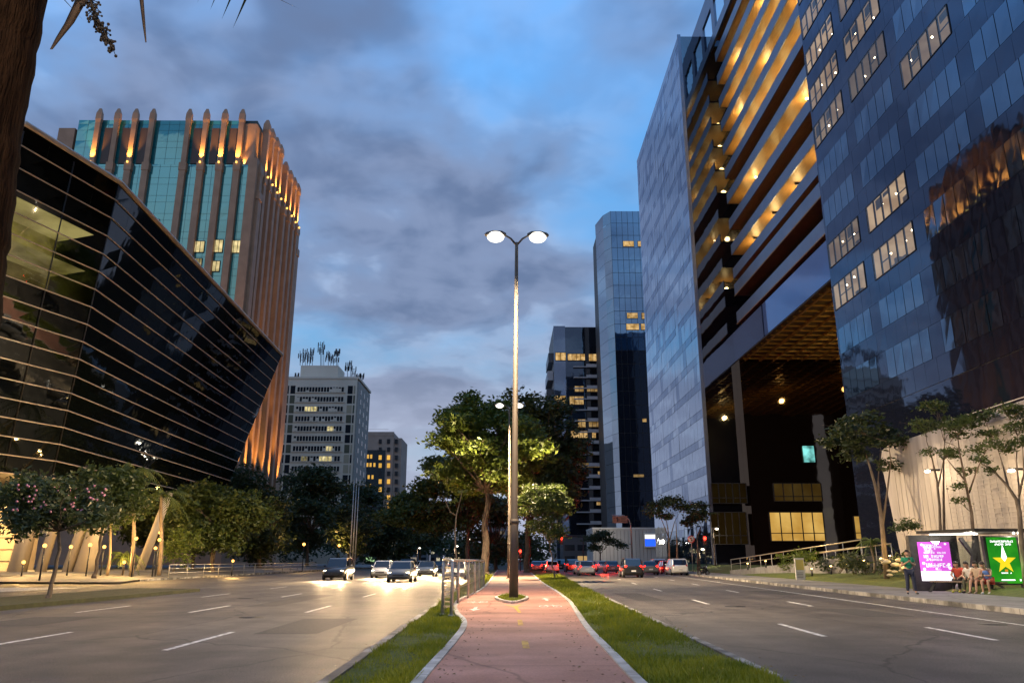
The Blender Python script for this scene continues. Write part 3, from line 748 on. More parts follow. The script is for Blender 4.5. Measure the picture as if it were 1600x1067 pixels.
# pillar x measured at their tops
xs_t = [aY(px, py, 147).x for px, py in ((152,178),(181,178),(209,178),(236,179),(293,180),(320,182),(349,182),(376,184))]
def pillar(x, y, z0, zc, z1, axis, w=1.3, d=.9, lit=False, par=tw):
    # two-stage stone pillar: thick below, slimmer crown with a faceted head
    b = MB()
    hx, hy = (w/2, d/2) if axis == 'y' else (d/2, w/2)
    b.box(x-hx,x+hx,y-hy,y+hy,z0,zc)
    b.box(x-hx*1.18,x+hx*1.18,y-hy*1.18,y+hy*1.18,zc-1.8,zc+.001)
    k = .8
    b.box(x-hx*k,x+hx*k,y-hy*k,y+hy*k,zc+.01,z1-3.4)
    P = [(.8,z1-3.4),(.98,z1-2.6),(.9,z1-1.2),(.35,z1)]
    vs = [(x+hx*q*sx, y+hy*q*sy, z) for q, z in P for sx, sy in ((-1,-1),(1,-1),(1,1),(-1,1))]
    b.add(vs, [(3,2,1,0),(12,13,14,15)]+[(4*i+j,4*i+(j+1)%4,4*i+4+(j+1)%4,4*i+4+j) for i in range(3) for j in range(4)])
    o = b.build('pillar', STONE, par)
    if lit:
        fx, fy = (0, -hy*1.18-.25) if axis == 'y' else (hx*1.18+.25, 0)
        MB().tube([(x+fx,y+fy,zc-.25),(x+fx,y+fy,zc+.1)], .2, 8).build('uplight', glow('uplight_lens', (1,.55,.12), 2.5), o)
        l = light('SPOT', 10000, (1,.50,.10), None, (x+fx*1.6,y+fy*1.6,zc+.2), .12, R_(58), .8, aim=(-fx*.30,-fy*.30,1)); l.parent = o; l.matrix_parent_inverse = PINV(o)
    return o
for i, x in enumerate(xs_t):
    pillar(x, TY0+.05, 6, ZS, ZR+2.2, 'y', lit=i in (0,2,5,6,7))
    if i < 7 and i != 3:
        xm = (x+xs_t[i+1])/2; MB().box(xm-.8,xm+.8,TY0+.72,TY0+.94,ZS+.3,ZR-2).build('slot', mat('slot_bronze', (.05,.03,.022), .5), tw)
# stone corner masses
MB().box(TX-4.55,TX-.92,TY0+.7,TY0+9,ZS+.01,ZR-.9).build('corner_block', STONE, tw); MB().box(TX-1.6,TX-.9,TY0+9.01,TY1-1.2,ZS+.01,ZR+.2).build('upper_side_wall', STONE, tw)
MB().box(TXL-3.0,TXL+.5,TY0+.9,TY0+8,ZS,ZR-2).build('corner_block', STONE, tw)
b = MB(); b.box(TX-1.6,TX+.25,TY0-.25,TY0+1.6,4,ZS+1.2); b.build('corner_pier', STONE, tw)
light('SPOT', 3500, (1,.50,.10), tw, Vector((TX-2.8,TY0+.6,ZS+.2)), .12, R_(60), .6, aim=(0,.12,1))
ysp = [152.1,155.6,159.3,162.5,167.4,171.6,175.2,178.5]
for i, y in enumerate(ysp):
    pillar(TX+.2, y, 6, ZS-1-.35*0, ZR+2.0 if i < 4 else ZR+.2, 'x', 1.35, 1.5, lit=True)
for y in (TY0+1.9, TY0+32.4): pillar(TX+.1, y, 6, ZS-6, ZS+1, 'x', 1.9, 1.6)
for y in (153.9,157.4,160.9,169.5,173.4,176.9):
    MB().box(TX-.5,TX+.12,y-.5,y+.5,6,ZS-2).build('mullion_pier', STONE, tw)
# base storey
MB().box(TXL-3,TX+1.2,TY0-1.2,TY1+.5,0,14).build('base', STONE, tw)
b = MB(); b.box(TX+1.25,TX+1.7,TY0-1.2,TY1,13.2,14.4); b.box(TXL-3,TX+1.7,TY0-1.8,TY0-1.25,13.2,14.4); b.build('base_cornice', STONE, tw)
for y in (TY0+3,TY0+8,TY0+13,TY0+18,TY0+24,TY0+30):
    l = light('SPOT', 45000, (1,.5,.1), None, (TX+2.8,y,14.8), .15, R_(34), .5, aim=(-.09,0,1)); l.parent = tw; l.matrix_parent_inverse = PINV(tw)
l = light('SPOT', 30000, (1,.5,.1), None, (TX-3,TY0-2.2,30), .15, R_(30), .5, aim=(0,.1,1)); l.parent = tw; l.matrix_parent_inverse = PINV(tw)
for px0, px1, py0, py1, s in ((299,320,377,394,.95),(329,349,375,394,1),(358,378,376,395,1),(325,344,408,424,.8),(302,316,404,420,.4),(240,249,343,354,.8)):
    p, q = aY(px0,py1,TY0+.4), aY(px1,py0,TY0+.4)
    f = MB()
    for k in range(4): x = p.x+(q.x-p.x)*k/3; f.box(x-.05,x+.05,TY0+.36,TY0+.48,p.z,q.z)
    f.box(p.x-.05,q.x+.05,TY0+.37,TY0+.47,p.z-.1,p.z+.04); f.box(p.x-.05,q.x+.05,TY0+.37,TY0+.47,q.z-.04,q.z+.1)
    w = f.build('window', M_dark, tw)
    MB().quad((p.x,TY0+.42,p.z),(q.x,TY0+.42,p.z),(q.x,TY0+.42,q.z),(p.x,TY0+.42,q.z)).build('pane', glow('teal_window_%d' % int(s*10), (1.1*s,.86*s,.42*s), 1, (.55*s,.45*s,.2*s), .9), w)

# ------------------------------------------------------------------ outward leaning glass building
wd = thing('leaning_glass_building', 'dark glass building leaning outward with thin brass bands on slanted columns', 'building', (-38,75,0))
T = [Vector((-72,30,30)), Vector((-32.75,46.9,30)), Vector((-30.4,55.3,30)), Vector((-32.4,108.4,30))]
B = [Vector((-78,40,8)), Vector((-40.5,57.0,8)), Vector((-37.3,64.5,8)), Vector((-38.5,106,8))]
GW = mirror_glass('leaning_glass', (.003,.004,.004), .07, (.55,.62,.70), .008, .5)
GP = pane_glass('clear_front_pane', (.75,.78,.75), .16)
BRASS = mat('brass_band', (.48,.37,.28), .4, .3, col2=(.56,.44,.34), nscale=.5)
NB = 17
def LP(seg, u, v): return (B[seg]*(1-u)+B[seg+1]*u)*(1-v) + (T[seg]*(1-u)+T[seg+1]*u)*v
gl = MB(); cp = MB(); bands = MB(); fins = MB(); rnd = random.Random(8)
for k in range(NB):
    v0, v1 = k/NB, (k+1)/NB
    for seg, n in ((0,18),(1,4),(2,20)):
        for i in range(n):
            u0, u1 = i/n, (i+1)/n
            q = [LP(seg,u0,v0), LP(seg,u1,v0), LP(seg,u1,v1), LP(seg,u0,v1)]
            q = [x + Vector((1,0,-.3))*rnd.gauss(0,.006) for x in q]
            lit = (seg == 0 and k in (10,11,12,13)) or (seg == 1 and k in (10,11,12,13) and i < 4)
            (cp if lit else gl).add(q, [(0,1,2,3)])
gl.build('glazing', GW, wd); cp.build('clear_glazing', GP, wd)
for k in range(NB+1):
    v = k/NB; r = .05 if k < NB else .2
    out = Vector((.10,-.02,0))
    bands.tube([LP(0,0,v)+out, LP(0,1,v)+out, LP(1,1,v)+out, LP(2,1,v)+out], r, 6, smooth=False)
bands.build('brass_bands', BRASS, wd)
for seg, n in ((0,9),(1,2)):
    for i in range(n+1):
        if seg == 1 and i == 0: continue
        fins.tube([LP(seg,i/n,.02)+Vector((.05,-.02,0)), LP(seg,i/n,.98)+Vector((.05,-.02,0))], .05, 5)
fins.build('mullions', M_dark, wd)
# body behind the glass, roof, soffit
I = Vector((-1.0,.5,0))
def inner(P, dx): return [(p.x-dx, p.y+.3, p.z) for p in P]
back = [(-60,112),( -78,112)]
b = MB()
tt = inner(T,4.5); bb = inner(B,4.5)
for i in range(3): b.add([bb[i],bb[i+1],tt[i+1],tt[i]], [(0,1,2,3)])
b.build('inner_core', mat('dark_interior', (.012,.011,.010), .9), wd)
b = MB(); b.add([tuple(p-Vector((.15,0,.06))) for p in T]+[(-75,110,29.94),(-95,60,29.94)], [(0,1,2,3,4,5)]); b.build('roof', M_dark, wd)
b = MB(); b.add([tuple(p+Vector((0,0,.03))) for p in B]+[(-75,110,8.03),(-95,60,8.03)], [(5,4,3,2,1,0)]); b.build('soffit', mat('entrance_soffit', (.30,.25,.18), .7, col2=(.36,.30,.22), nscale=.3), wd)
b = MB(); b.add([tuple(B[3]),(-75,106.5,8),(-75,108.8,30),tuple(T[3])], [(0,1,2,3)]); b.build('end_wall', GW, wd)
# lit foyer floors seen through the clear panes
for k, (va, vb, s) in enumerate(((10/NB,12/NB,.30),(12/NB,14/NB,.55))):
    b = MB()
    P0, P1, P2 = LP(0,.30,va), LP(0,1,va), LP(1,.9,va); Q0, Q1, Q2 = LP(0,.30,vb), LP(0,1,vb), LP(1,.9,vb)
    dz = Vector((-3.8,1.3,0))
    b.add([P0+dz,P1+dz,P2+dz,Q2+dz,Q1+dz,Q0+dz], [(0,1,4,5),(1,2,3,4)])
    b.cur = 1
    b.add([Q0-Vector((.3,0,.25)),Q1-Vector((.3,0,.25)),Q2-Vector((.3,0,.25)),Q2+dz-Vector((0,0,.25)),Q1+dz-Vector((0,0,.25)),Q0+dz-Vector((0,0,.25))], [(0,1,4,5),(1,2,3,4)])
    w = b.build('foyer', [glow('foyer_wall_%d' % k, (.55*s,.42*s,.10*s), 1, (.10*s,.07*s,.012*s), .35), glow('foyer_ceiling_%d' % k, (.9*s,.72*s,.25*s), 1, (.3*s,.22*s,.06*s), .3)], wd)
    lm = MB(); rn = random.Random(k)
    for j in range(14):
        u = .45 + .55*rn.random(); p = LP(0,u,vb) + Vector((-.9-rn.random()*1.8,.3,-.5-rn.random()*.6)); lm.ball(p, .15, 6, 4)
    lm.build('foyer_lamps', glow('foyer_lamp', (1,.62,.15), 14), w)
# slanted columns and lit entrance wall
COLM = mat('column_plaster', (.42,.36,.28), .7, col2=(.5,.43,.34), nscale=.6)
for px, py, tx, ty in ((28,886,48,812),(66,884,82,830),(108,884,124,838),(133,884,158,800),(222,882,238,840)):
    Yc = 66 if px < 200 else 78
    a = aY(px, py, Yc); c = aY(tx, ty, Yc); d = (c-a).normalized(); top = a + d*((8.0-a.z)/d.z)
    a = a - d*((a.z-.5)/d.z)
    MB().tube([a, top], [.75,.55] if px < 30 or px in (133,) else [.42,.36], 14).build('column', COLM, wd)
MB().box(-96,-46,78,79,.4,7.9).build('entrance_wall', mat('entrance_wall', (.30,.24,.18), .7, col2=(.38,.31,.24), nscale=.4), wd)
b = MB()
for k in range(6): b.box(-96,-46,77.9,77.99,1.4+k*1.1,1.45+k*1.1)
b.build('wall_joints', M_dark, wd)
MB().prism([(-56,68),(-43,66),(-43,76),(-56,77)], 6.1, 6.5).build('canopy', mat('white_paint'), wd)
for x, y, z, e in ((-52,72,5.5,7000),(-62,72,6.2,7000),(-44,74,5.2,4200),(-56,62,4.5,4500),(-72,64,6.0,7000)):
    l = light('POINT', e, (1,.6,.2), None, (x,y,z), .3); l.parent = wd; l.matrix_parent_inverse = PINV(wd)

# ------------------------------------------------------------------ grey block with roof antennas
t = thing('concrete_block', 'pale concrete office block with many antennas on its roof', 'building', (-60,240,0))
Y = 240.0
CW = mat('pale_concrete', (.70,.56,.43), .8, col2=(.78,.64,.50), nscale=.15, detail=8, stretch=(1,1,.3))
x0, x1 = aY(438,640,Y).x, aY(556,640,Y).x
zt = aY(500,592,Y).z
MB().box(x0,x1,Y,Y+22,0,zt).build('wall', CW, t)
MB().box(x1+.0,x1+.4,Y+.3,Y+21.5,0,zt-.5).build('side_band', mat('beige_band', (.34,.30,.26), .8), t)
rnd = random.Random(12)
WD = mat('dark_window', (.02,.021,.026), .15)
CREAM = mat('cream_panel', (.42,.33,.22), .7); OLIVE = mat('olive_panel', (.10,.09,.05), .6)
fh = (aY(500,610,Y).z-aY(500,718,Y).z)/7
litw = {(2,1):1,(2,2):1,(4,5):.9,(6,5):.8,(7,4):1,(7,5):1,(7,1):.25}
W0, W1 = aY(462,640,Y).x, aY(536,640,Y).x
for r in range(15):
    z = aY(500,605,Y).z - r*fh - 1.5
    if z < 3: break
    f = MB(); n = 16
    f.box(W0,W1,Y-.06,Y-.005,z,z+1.55)
    w = f.build('window', WD, t)
    g = MB()
    for k in range(n+1):
        x = W0+(W1-W0)*k/n; g.box(x-.09,x+.09,Y-.12,Y-.065,z,z+1.55)
        if rnd.random() < .25 and k < n: g.box(x+.1,x+.9,Y-.09,Y-.065,z+.1,z+.1+rnd.uniform(.4,1.3))
    g.build('mullions', CW, w)
    MB().box(W0-.4,W1+.4,Y-.3,Y-.002,z-.28,z-.02).build('sill', CW, w)
    for (rr, k), s in litw.items():
        if rr == r:
            xa = W0+(W1-W0)*(k*2+1)/n; MB().box(xa,xa+(W1-W0)*2.2/n,Y-.105,Y-.068,z+.05,z+1.5).build('lit_pane', glow('block_window_%d' % int(s*10), (1.0*s,.85*s,.42*s), 1.0, (.35*s,.28*s,.1*s), .9), w)
    for xa, xb in ((x0+.8,x0+2.2),(x0+2.7,x0+4.2),(W1+1.1,W1+2.7),(W1+3.0,x1-.5)):
        m = rnd.choice([WD, CREAM, OLIVE, WD]); MB().box(xa,xb,Y-.05,Y-.003,z-.6,z+2.0).build('panel', m, t)
    for ya in (4, 10, 16): MB().box(x1+.41,x1+.46,Y+ya,Y+ya+1.6,z,z+1.6).build('window', WD, t)
MB().box(x0-.2,x1+.6,Y-.2,Y+22.2,zt,zt+.7).build('parapet', CW, t)
bx0, bx1 = aY(468,600,Y+4).x, aY(527,600,Y+4).x; bz = aY(500,571,Y+4).z
rb = MB().box(bx0,bx1,Y+4,Y+14,zt+.7,bz).build('plant_room', CW, t)
b = MB()
for px in (473,477,481,487,492,497): p = aY(px,590,Y+3.9); b.box(p.x,p.x+.6,Y+3.9,Y+3.98,p.z-1.0,p.z)
b.build('vents', WD, rb)
b = MB(); rnd = random.Random(6)
for px, top, base in [(469,548,571),(473,552,571),(477,546,571),(480,550,571),(484,553,571),(488,546,571),(501,534,571),(503,540,571),(506,533,571),(513,548,571),(517,552,571),(521,555,571),(526,545,571),(528,548,571),(543,566,592),(548,566,592),(553,576,592),(560,585,594),(566,586,594),(464,586,594)]:
    a, c = aY(px,base,Y+7), aY(px,top,Y+7)
    b.tube([a, c], .10, 5)
    for k in range(rnd.randint(1,4)):
        z = a.z+(c.z-a.z)*rnd.uniform(.35,.98); w = rnd.uniform(.3,.7); b.box(c.x-w,c.x+w,Y+6.95,Y+7.05,z-.05,z+.05)
        for q in (-w, w): b.box(c.x+q-.13,c.x+q+.13,Y+6.85,Y+7.15,z-.8,z+.8)
b.build('antennas', mat('antenna_grey', (.10,.10,.11), .6), t)

# ------------------------------------------------------------------ brown block farther away
t = thing('brown_block', 'brown stone office block with a dark glass bay beyond the pale concrete block', 'building', (-62,330,0))
Y = 330.0
BR = mat('brown_stone', (.27,.20,.16), .8, col2=(.34,.25,.20), nscale=.3)
x0, x1 = aY(560,700,Y).x, aY(627,700,Y).x; xm = aY(604,700,Y).x; zt, zt2 = aY(600,676,Y).z, aY(620,684,Y).z
b = MB(); b.box(x0-6,xm+3,Y,Y+20,0,zt); b.box(xm+3.02,x1,Y+.4,Y+20,0,zt2); b.build('wall', BR, t)
p = aY(562,703,Y); q = aY(600,760,Y)
MB().box(x0-5,q.x,Y-.3,Y-.01,20,p.z).build('glass_bay', mirror_glass('bay_glass', (.01,.014,.018), .12, (.6,.7,.8), .01, .3), t)
rnd = random.Random(3)
for r in range(9):
    py = 686 + r*12.5
    for px in (594,607,619):
        if px == 594 and r > 2 and False: continue
        a, c = aY(px-2.5,py+7,Y-.35), aY(px+2.5,py,Y-.35)
        s = {(1,607):0,(2,607):1,(3,607):.8,(5,607):.9,(7,607):1,(8,607):1,(2,594):.8,(3,594):.7,(5,594):.8,(6,594):.8}.get((r,px),0)
        m = glow('brown_window_%d' % int(s*10), (s,.55*s,.10*s), 1) if s else WD
        MB().box(a.x,c.x,Y-.36,Y-.31 if px == 594 else Y-.01,a.z,c.z).build('window', m, t)
for py, xs, s in ((710,(563,567,571,575,580),.85),(723,(570,574,579,585),.8),(742,(565,570,576,582),.85),(756,(566,572,578),.8)):
    for px in xs:
        a, c = aY(px-1.7,py+6,Y-.35), aY(px+1.7,py,Y-.35)
        MB().box(a.x,c.x,Y-.36,Y-.305,a.z,c.z).build('window', glow('brown_window_%d' % int(s*10), (s,.55*s,.10*s), 1), t)
b = MB(); b.box(x0-6,xm+3,Y-.15,Y-.001,zt-1.2,zt+.4); b.tube([(x0,Y+3,zt+2),(xm,Y+3,zt+2)], .06, 4); b.build('parapet', BR, t)

# ------------------------------------------------------------------ white ribbed pavilion beside the bus stop
t = thing('ribbed_pavilion', 'pale ribbed metal pavilion behind the bus shelter lit by warm lamps', 'building', (24,35,0))
RIB = mat('ribbed_cladding', (.34,.30,.27), .6, .0, col2=(.50,.45,.41), nscale=.5, stretch=(1,3,.25), detail=8)
z0t = aX(1392,700,24).z; ya = aX(1400,790,24).y
pr = [(0,ya+.15),(.3,ya-.0),(z0t-.8,ya+1.2),(z0t-.2,ya+.9),(z0t,ya+.1),(z0t+.3,30),(z0t+.6,10),(0,10)]
b = MB(); n = len(pr)
vs = [(24,y,z+.2) for z, y in pr] + [(27.8,y,z+.2) for z, y in pr]
b.add(vs, [tuple(range(n)), tuple(range(2*n-1,n-1,-1))]+[(i,n+i,n+(i+1)%n,(i+1)%n) for i in range(n)])
b.build('wall', RIB, t)
b = MB()
for k in range(62): y = ya-.4-k*.55; b.box(23.982,23.998,y,y+.025,.4,z0t-.5)
for k in range(34): z = .8+k*.24; b.box(23.98,23.996,12,ya-6,z,z+.05)
b.build('ribs', mat('rib_metal', (.40,.36,.33), .5, .2), t)
for px, py in ((1449,736),(1580,735)):
    p = aX(px,py,23.3)
    o = MB().box(p.x-.1,24,p.y-.05,p.y+.05,p.z+.02,p.z+.12).build('wall_lamp', M_dark, t)
    MB().ball((p.x,p.y,p.z), .13, 8, 5, (1,1.6,.6)).build('lens', glow('wall_lamp_lens', (1,.8,.5), 20), o)
    l = light('POINT', 120, (1,.72,.42), None, (p.x-.4,p.y,p.z-.2), .15); l.parent = t; l.matrix_parent_inverse = PINV(t)

# ------------------------------------------------------------------ trees
LEAVES = {  # brighter tones go to lamp-lit plants: lamp light is put into leaf colour
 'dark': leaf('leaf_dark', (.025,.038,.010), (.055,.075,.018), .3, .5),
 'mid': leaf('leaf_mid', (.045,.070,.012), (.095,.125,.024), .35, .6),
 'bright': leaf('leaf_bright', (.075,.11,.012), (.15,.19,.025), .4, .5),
}
def leaf_mesh(b, clumps, n, size, rn, flat=.6):
    tot = sum(c[1]**2 for c in clumps)
    for c, r, *q in clumps:
        sz = q[0] if q else flat
        m = max(6, int(n*r*r/tot))
        # leaves gather in twigs so gaps stay between them
        tw_ = max(3, m//14)
        for _ in range(tw_):
            d = Vector((rn.gauss(0,1), rn.gauss(0,1), rn.gauss(0,1))).normalized()*(r*(rn.random()**.45))
            d.z *= sz; t0 = Vector(c) + d
            for _ in range(14):
                p = t0 + Vector((rn.gauss(0,1), rn.gauss(0,1), rn.gauss(0,.6)))*size*1.5
                s = size*rn.uniform(.6,1.35)
                u = Vector((rn.gauss(0,1), rn.gauss(0,1), rn.gauss(0,.55))).normalized(); w = u.orthogonal().normalized()
                w = (w*math.cos(1.1*rn.gauss(0,1)) + u.cross(w)*math.sin(1.1*rn.gauss(0,1))); w = (w - u*w.dot(u)).normalized()
                b.add([p-u*s, p+w*s*.42+u*s*.1, p+u*s, p-w*s*.42+u*s*.1], [(0,1,2,3)])
def limb(b, a, c, r0, r1, rn, sag=.12, n=6):
    a, c = Vector(a), Vector(c); L = (c-a).length
    off = Vector((rn.gauss(0,1), rn.gauss(0,1), rn.uniform(-.2,.9)))*L*sag
    pts = [a.lerp(c, i/n) + off*math.sin(math.pi*i/n) + Vector((rn.gauss(0,1),rn.gauss(0,1),0))*L*.012*(0<i<n) for i in range(n+1)]
    b.tube(pts, [r0+(r1-r0)*i/n for i in range(n+1)], 7)
    return pts
def make_tree(name, label, loc, H, clumps, trunk_top, r0, nleaf, lsize, kind='dark', bark=None, seed=1, group=None, lean=(0,0), twigs=3, flat=.6, fork=1, leafmesh=True, rz=0):
    # clumps: (x, y, z, r) in metres around the trunk foot
    rn = random.Random(seed); bark = bark or M_bark
    t = thing(name, label, 'tree', (0,0,0), 0, group)
    b = MB(); tips = []
    for f in range(fork):
        o = Vector((0,0,0)) if fork == 1 else Vector((rn.uniform(-.15,.15), rn.uniform(-.15,.15), 0))
        top = Vector((lean[0]+(rn.uniform(-.5,.5) if fork > 1 else 0), lean[1]+(rn.uniform(-.5,.5) if fork > 1 else 0), trunk_top))
        pts = limb(b, o-Vector((0,0,.15)), top, r0, r0*.55, rn, .03, 7)
        b.tube([o-Vector((0,0,.1)), o+(top-o)*.05], [r0*1.5, r0*1.02], 9)
        tips.append((pts, r0*.55))
    cl = []
    for i, c in enumerate(clumps):
        x, y, z, r = c[:4]; pts, rr = tips[i % len(tips)]
        src = pts[-1] if z > trunk_top*.9 else pts[-3]
        lp = limb(b, src, (x, y, z-.15*r), rr*.7, rr*.18, rn, .10)
        for _ in range(twigs):
            e = Vector((x,y,z)) + Vector((rn.gauss(0,.5), rn.gauss(0,.5), rn.gauss(0,.35)))*r
            limb(b, lp[rn.choice((3,4,5))], e, rr*.22, rr*.06, rn, .1, 4)
        cl.append(((x,y,z), r, *c[4:]))
    b.build('trunk', bark, t)
    f = MB(); leaf_mesh(f, cl, nleaf, lsize, rn, flat); f.build('crown', LEAVES[kind], t)
    t.location = loc; t.rotation_euler.z = rz
    return t
def ball_clumps(H, R, z0, n, rn, r=(.28,.45)):
    out = []
    for _ in range(n):
        a = rn.uniform(0,6.283); q = math.sqrt(rn.random()); z = z0+(H-z0)*rn.uniform(.08,.92)
        k = math.sqrt(max(.08, 1-((z-z0)/(H-z0)*2-1)**2*.85))
        out.append((R*q*k*math.cos(a), R*q*k*math.sin(a), z, R*rn.uniform(*r)))
    return out
# big layered tree on the median behind the second lamp
p = aZ(757,888,.12)
def cl_px(lst, Y, ox, oy, z0=0):
    # clump centres measured in the photograph at depth Y (+dy), radius in metres
    out = []
    for px, py, dy, r in lst:
        q = aY(px, py, Y+dy); out.append((q.x-ox, q.y-oy, q.z-z0, r))
    return out
BT = (-2.0, 74)
def hull(pxs, Y, base, n, seed, r=(1.0,1.9), dy=4):
    # fill a pixel polygon, read at depth Y, with leaf clumps at real depths around it
    rn = random.Random(seed); out = []
    x0, x1 = min(p[0] for p in pxs), max(p[0] for p in pxs); y0, y1 = min(p[1] for p in pxs), max(p[1] for p in pxs)
    while len(out) < n:
        x, y = rn.uniform(x0,x1), rn.uniform(y0,y1); c = False
        for i in range(len(pxs)):
            (xa,ya),(xb,yb) = pxs[i], pxs[i-1]
            if (ya > y) != (yb > y) and x < (xb-xa)*(y-ya)/(yb-ya)+xa: c = not c
        if not c: continue
        q = aY(x, y, Y+rn.uniform(-dy,dy)); out.append((q.x-base[0], q.y-base[1], q.z, rn.uniform(*r)))
    return out
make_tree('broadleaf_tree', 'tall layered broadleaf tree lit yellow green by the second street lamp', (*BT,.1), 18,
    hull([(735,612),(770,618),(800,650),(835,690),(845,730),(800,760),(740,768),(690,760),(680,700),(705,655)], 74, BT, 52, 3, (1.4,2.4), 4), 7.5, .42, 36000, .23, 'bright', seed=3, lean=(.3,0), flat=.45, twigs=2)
BT2 = (2.6, 96)
make_tree('broadleaf_tree', 'dark rounded broadleaf tree behind the lamp pole reaching toward the balcony block', (*BT2,.1), 21,
    hull([(800,618),(850,612),(885,640),(895,700),(890,760),(880,800),(815,800),(800,700)], 96, BT2, 48, 5, (1.8,2.8), 5), 8, .4, 26000, .30, 'dark', seed=4, flat=.5, twigs=2)
BT3 = (-5.2, 108)
make_tree('broadleaf_tree', 'dark wide umbrella shaped tree to the left of the layered median tree', (*BT3,.1), 14,
    hull([(630,775),(655,745),(690,715),(740,730),(760,800),(720,832),(650,830),(612,812)], 108, BT3, 46, 6, (1.7,2.7), 4), 6, .35, 24000, .30, 'mid', seed=8, flat=.4, twigs=2)
# bushy young tree on the right of the median
BS = aZ(868,905,.1); BS = (BS.x, BS.y)
make_tree('young_tree', 'bushy young tree with a thin leaning trunk on the grass right of the path', (*BS,.1), 6,
    hull([(815,770),(850,760),(895,775),(902,810),(880,838),(835,832),(808,810)], BS[1], BS, 22, 9, (.5,.95), 1.5), 2.6, .07, 8000, .12, 'mid', M_palebark, seed=10, lean=(-.4,0), twigs=2)
SB = aZ(714,921,.1); SB = (SB.x, SB.y)
t = thing('sapling', 'bare thin sapling with a forked top beside the steel railing', 'tree', (0,0,0))
b = MB(); Yq = SB[1]
pts = [aY(px,py,Yq)-Vector((SB[0],SB[1],.1)) for px,py in ((714,921),(715,890),(712,860),(711,830),(713,805),(719,782),(722,768))]
b.tube(pts, [.045,.042,.038,.032,.026,.016,.008], 7)
b.tube([pts[4]]+[aY(px,py,Yq)-Vector((SB[0],SB[1],.1)) for px,py in ((704,800),(697,785),(692,775))], [.02,.016,.01,.006], 6)
b.build('trunk', M_palebark, t)
f = MB(); leaf_mesh(f, [((pts[6].x,pts[6].y,pts[6].z),.25),((pts[5].x-.3,pts[5].y,pts[5].z),.2)], 40, .06, random.Random(2)); f.build('leaves', LEAVES['mid'], t)
t.location = (*SB,.1)

# street trees on the left
def tree_at(label, px, pyb, Y, poly, n, r, nleaf, ls, kind, bark, r0, ttop, seed, name='street_tree', group=None, dy=2, fork=1, zb=.12, lean=(0,0), twigs=2):
    bx = aY(px, pyb, Y).x; base = (bx, Y)
    return make_tree(name, label, (bx, Y, zb), 8, [(x,y,z-zb,rr) for x,y,z,rr in hull(poly, Y, base, n, seed, r, dy)], ttop, r0, nleaf, ls, kind, bark, seed, group, lean, twigs, .6, fork)
t1 = tree_at('round street tree with pink blossom on the traffic island at far left', 75, 935, 30, [(8,770),(40,750),(110,752),(165,775),(172,810),(130,832),(60,838),(15,812)], 24, (.5,.8), 7500, .12, 'dark', M_bark, .09, 2.4, 21)
b = MB(); rn = random.Random(4)
for _ in range(60):
    q = aY(rn.uniform(20,165), rn.uniform(755,800), 29.0+rn.uniform(-.6,.4)); b.ball((q.x-t1.location.x, q.y-30, q.z-.12), .045, 5, 4)
o = b.build('blossom', mat('pink_blossom', (.55,.22,.28), .6)); o.parent = t1
t2 = tree_at('tall street tree in front of the slanted columns of the leaning building', 147, 900, 56, [(105,750),(150,732),(205,745),(212,790),(180,815),(120,815)], 30, (.9,1.4), 11000, .18, 'mid', M_bark, .13, 4.2, 22, zb=.4)
t3 = tree_at('wide street tree with three pale trunks below the leaning glass wall', 330, 893, 84, [(262,800),(290,772),(350,765),(405,778),(420,810),(385,842),(320,850),(275,838)], 40, (1.5,2.4), 17000, .24, 'mid', M_palebark, .16, 4.4, 23, fork=3, zb=.5)
tree_at('dark dense tree before the lit foot of the stone tower', 405, 890, 112, [(350,760),(375,735),(400,760),(440,780),(450,840),(400,868),(360,850)], 36, (2.0,3.0), 16000, .3, 'dark', M_bark, .3, 5, 24, zb=.5, dy=4)
tree_at('dark tree standing before the pale concrete block', 480, 890, 140, [(440,780),(470,738),(500,732),(530,760),(535,820),(500,860),(440,850)], 30, (2.2,3.2), 16000, .36, 'dark', M_bark, .35, 6, 25, zb=.2, dy=5)
tree_at('dark tree standing before the brown block', 590, 888, 160, [(530,780),(560,760),(600,782),(640,800),(650,845),(600,862),(540,850)], 30, (2.2,3.2), 15000, .4, 'dark', M_bark, .35, 6, 26, zb=.1, dy=5)
tree_at('low dark tree between the pale flagpoles and the avenue', 545, 888, 125, [(510,810),(550,790),(585,810),(580,860),(520,862)], 20, (1.5,2.4), 6000, .3, 'dark', M_bark, .2, 4, 27, zb=.1, dy=3)
tree_at('dark tree at the left kerb closing the view of the avenue', 655, 886, 190, [(600,820),(640,800),(690,815),(700,860),(650,872),(605,865)], 24, (2.2,3.2), 6000, .45, 'dark', M_bark, .35, 5, 28, zb=.1, dy=5)
tree_at('dark tree filling the median beyond the layered tree', 775, 886, 130, [(715,800),(760,770),(810,780),(830,830),(800,872),(730,872)], 30, (1.8,2.8), 9000, .34, 'dark', M_bark, .35, 4, 29, zb=.1, dy=4)
tree_at('broad dark tree filling the gap between the garden palms and the stone tower', 300, 892, 92, [(215,790),(260,765),(330,770),(380,775),(395,830),(340,860),(250,858),(212,835)], 34, (1.6,2.4), 14000, .27, 'dark', M_bark, .22, 4, 71, zb=.5, dy=3)
tree_at('dark street tree against the wall of the far garden on the left', 290, 890, 100, [(215,770),(250,735),(290,750),(300,800),(260,850),(220,840)], 20, (1.5,2.4), 6000, .28, 'dark', M_bark, .2, 5, 30, zb=.5, dy=3)
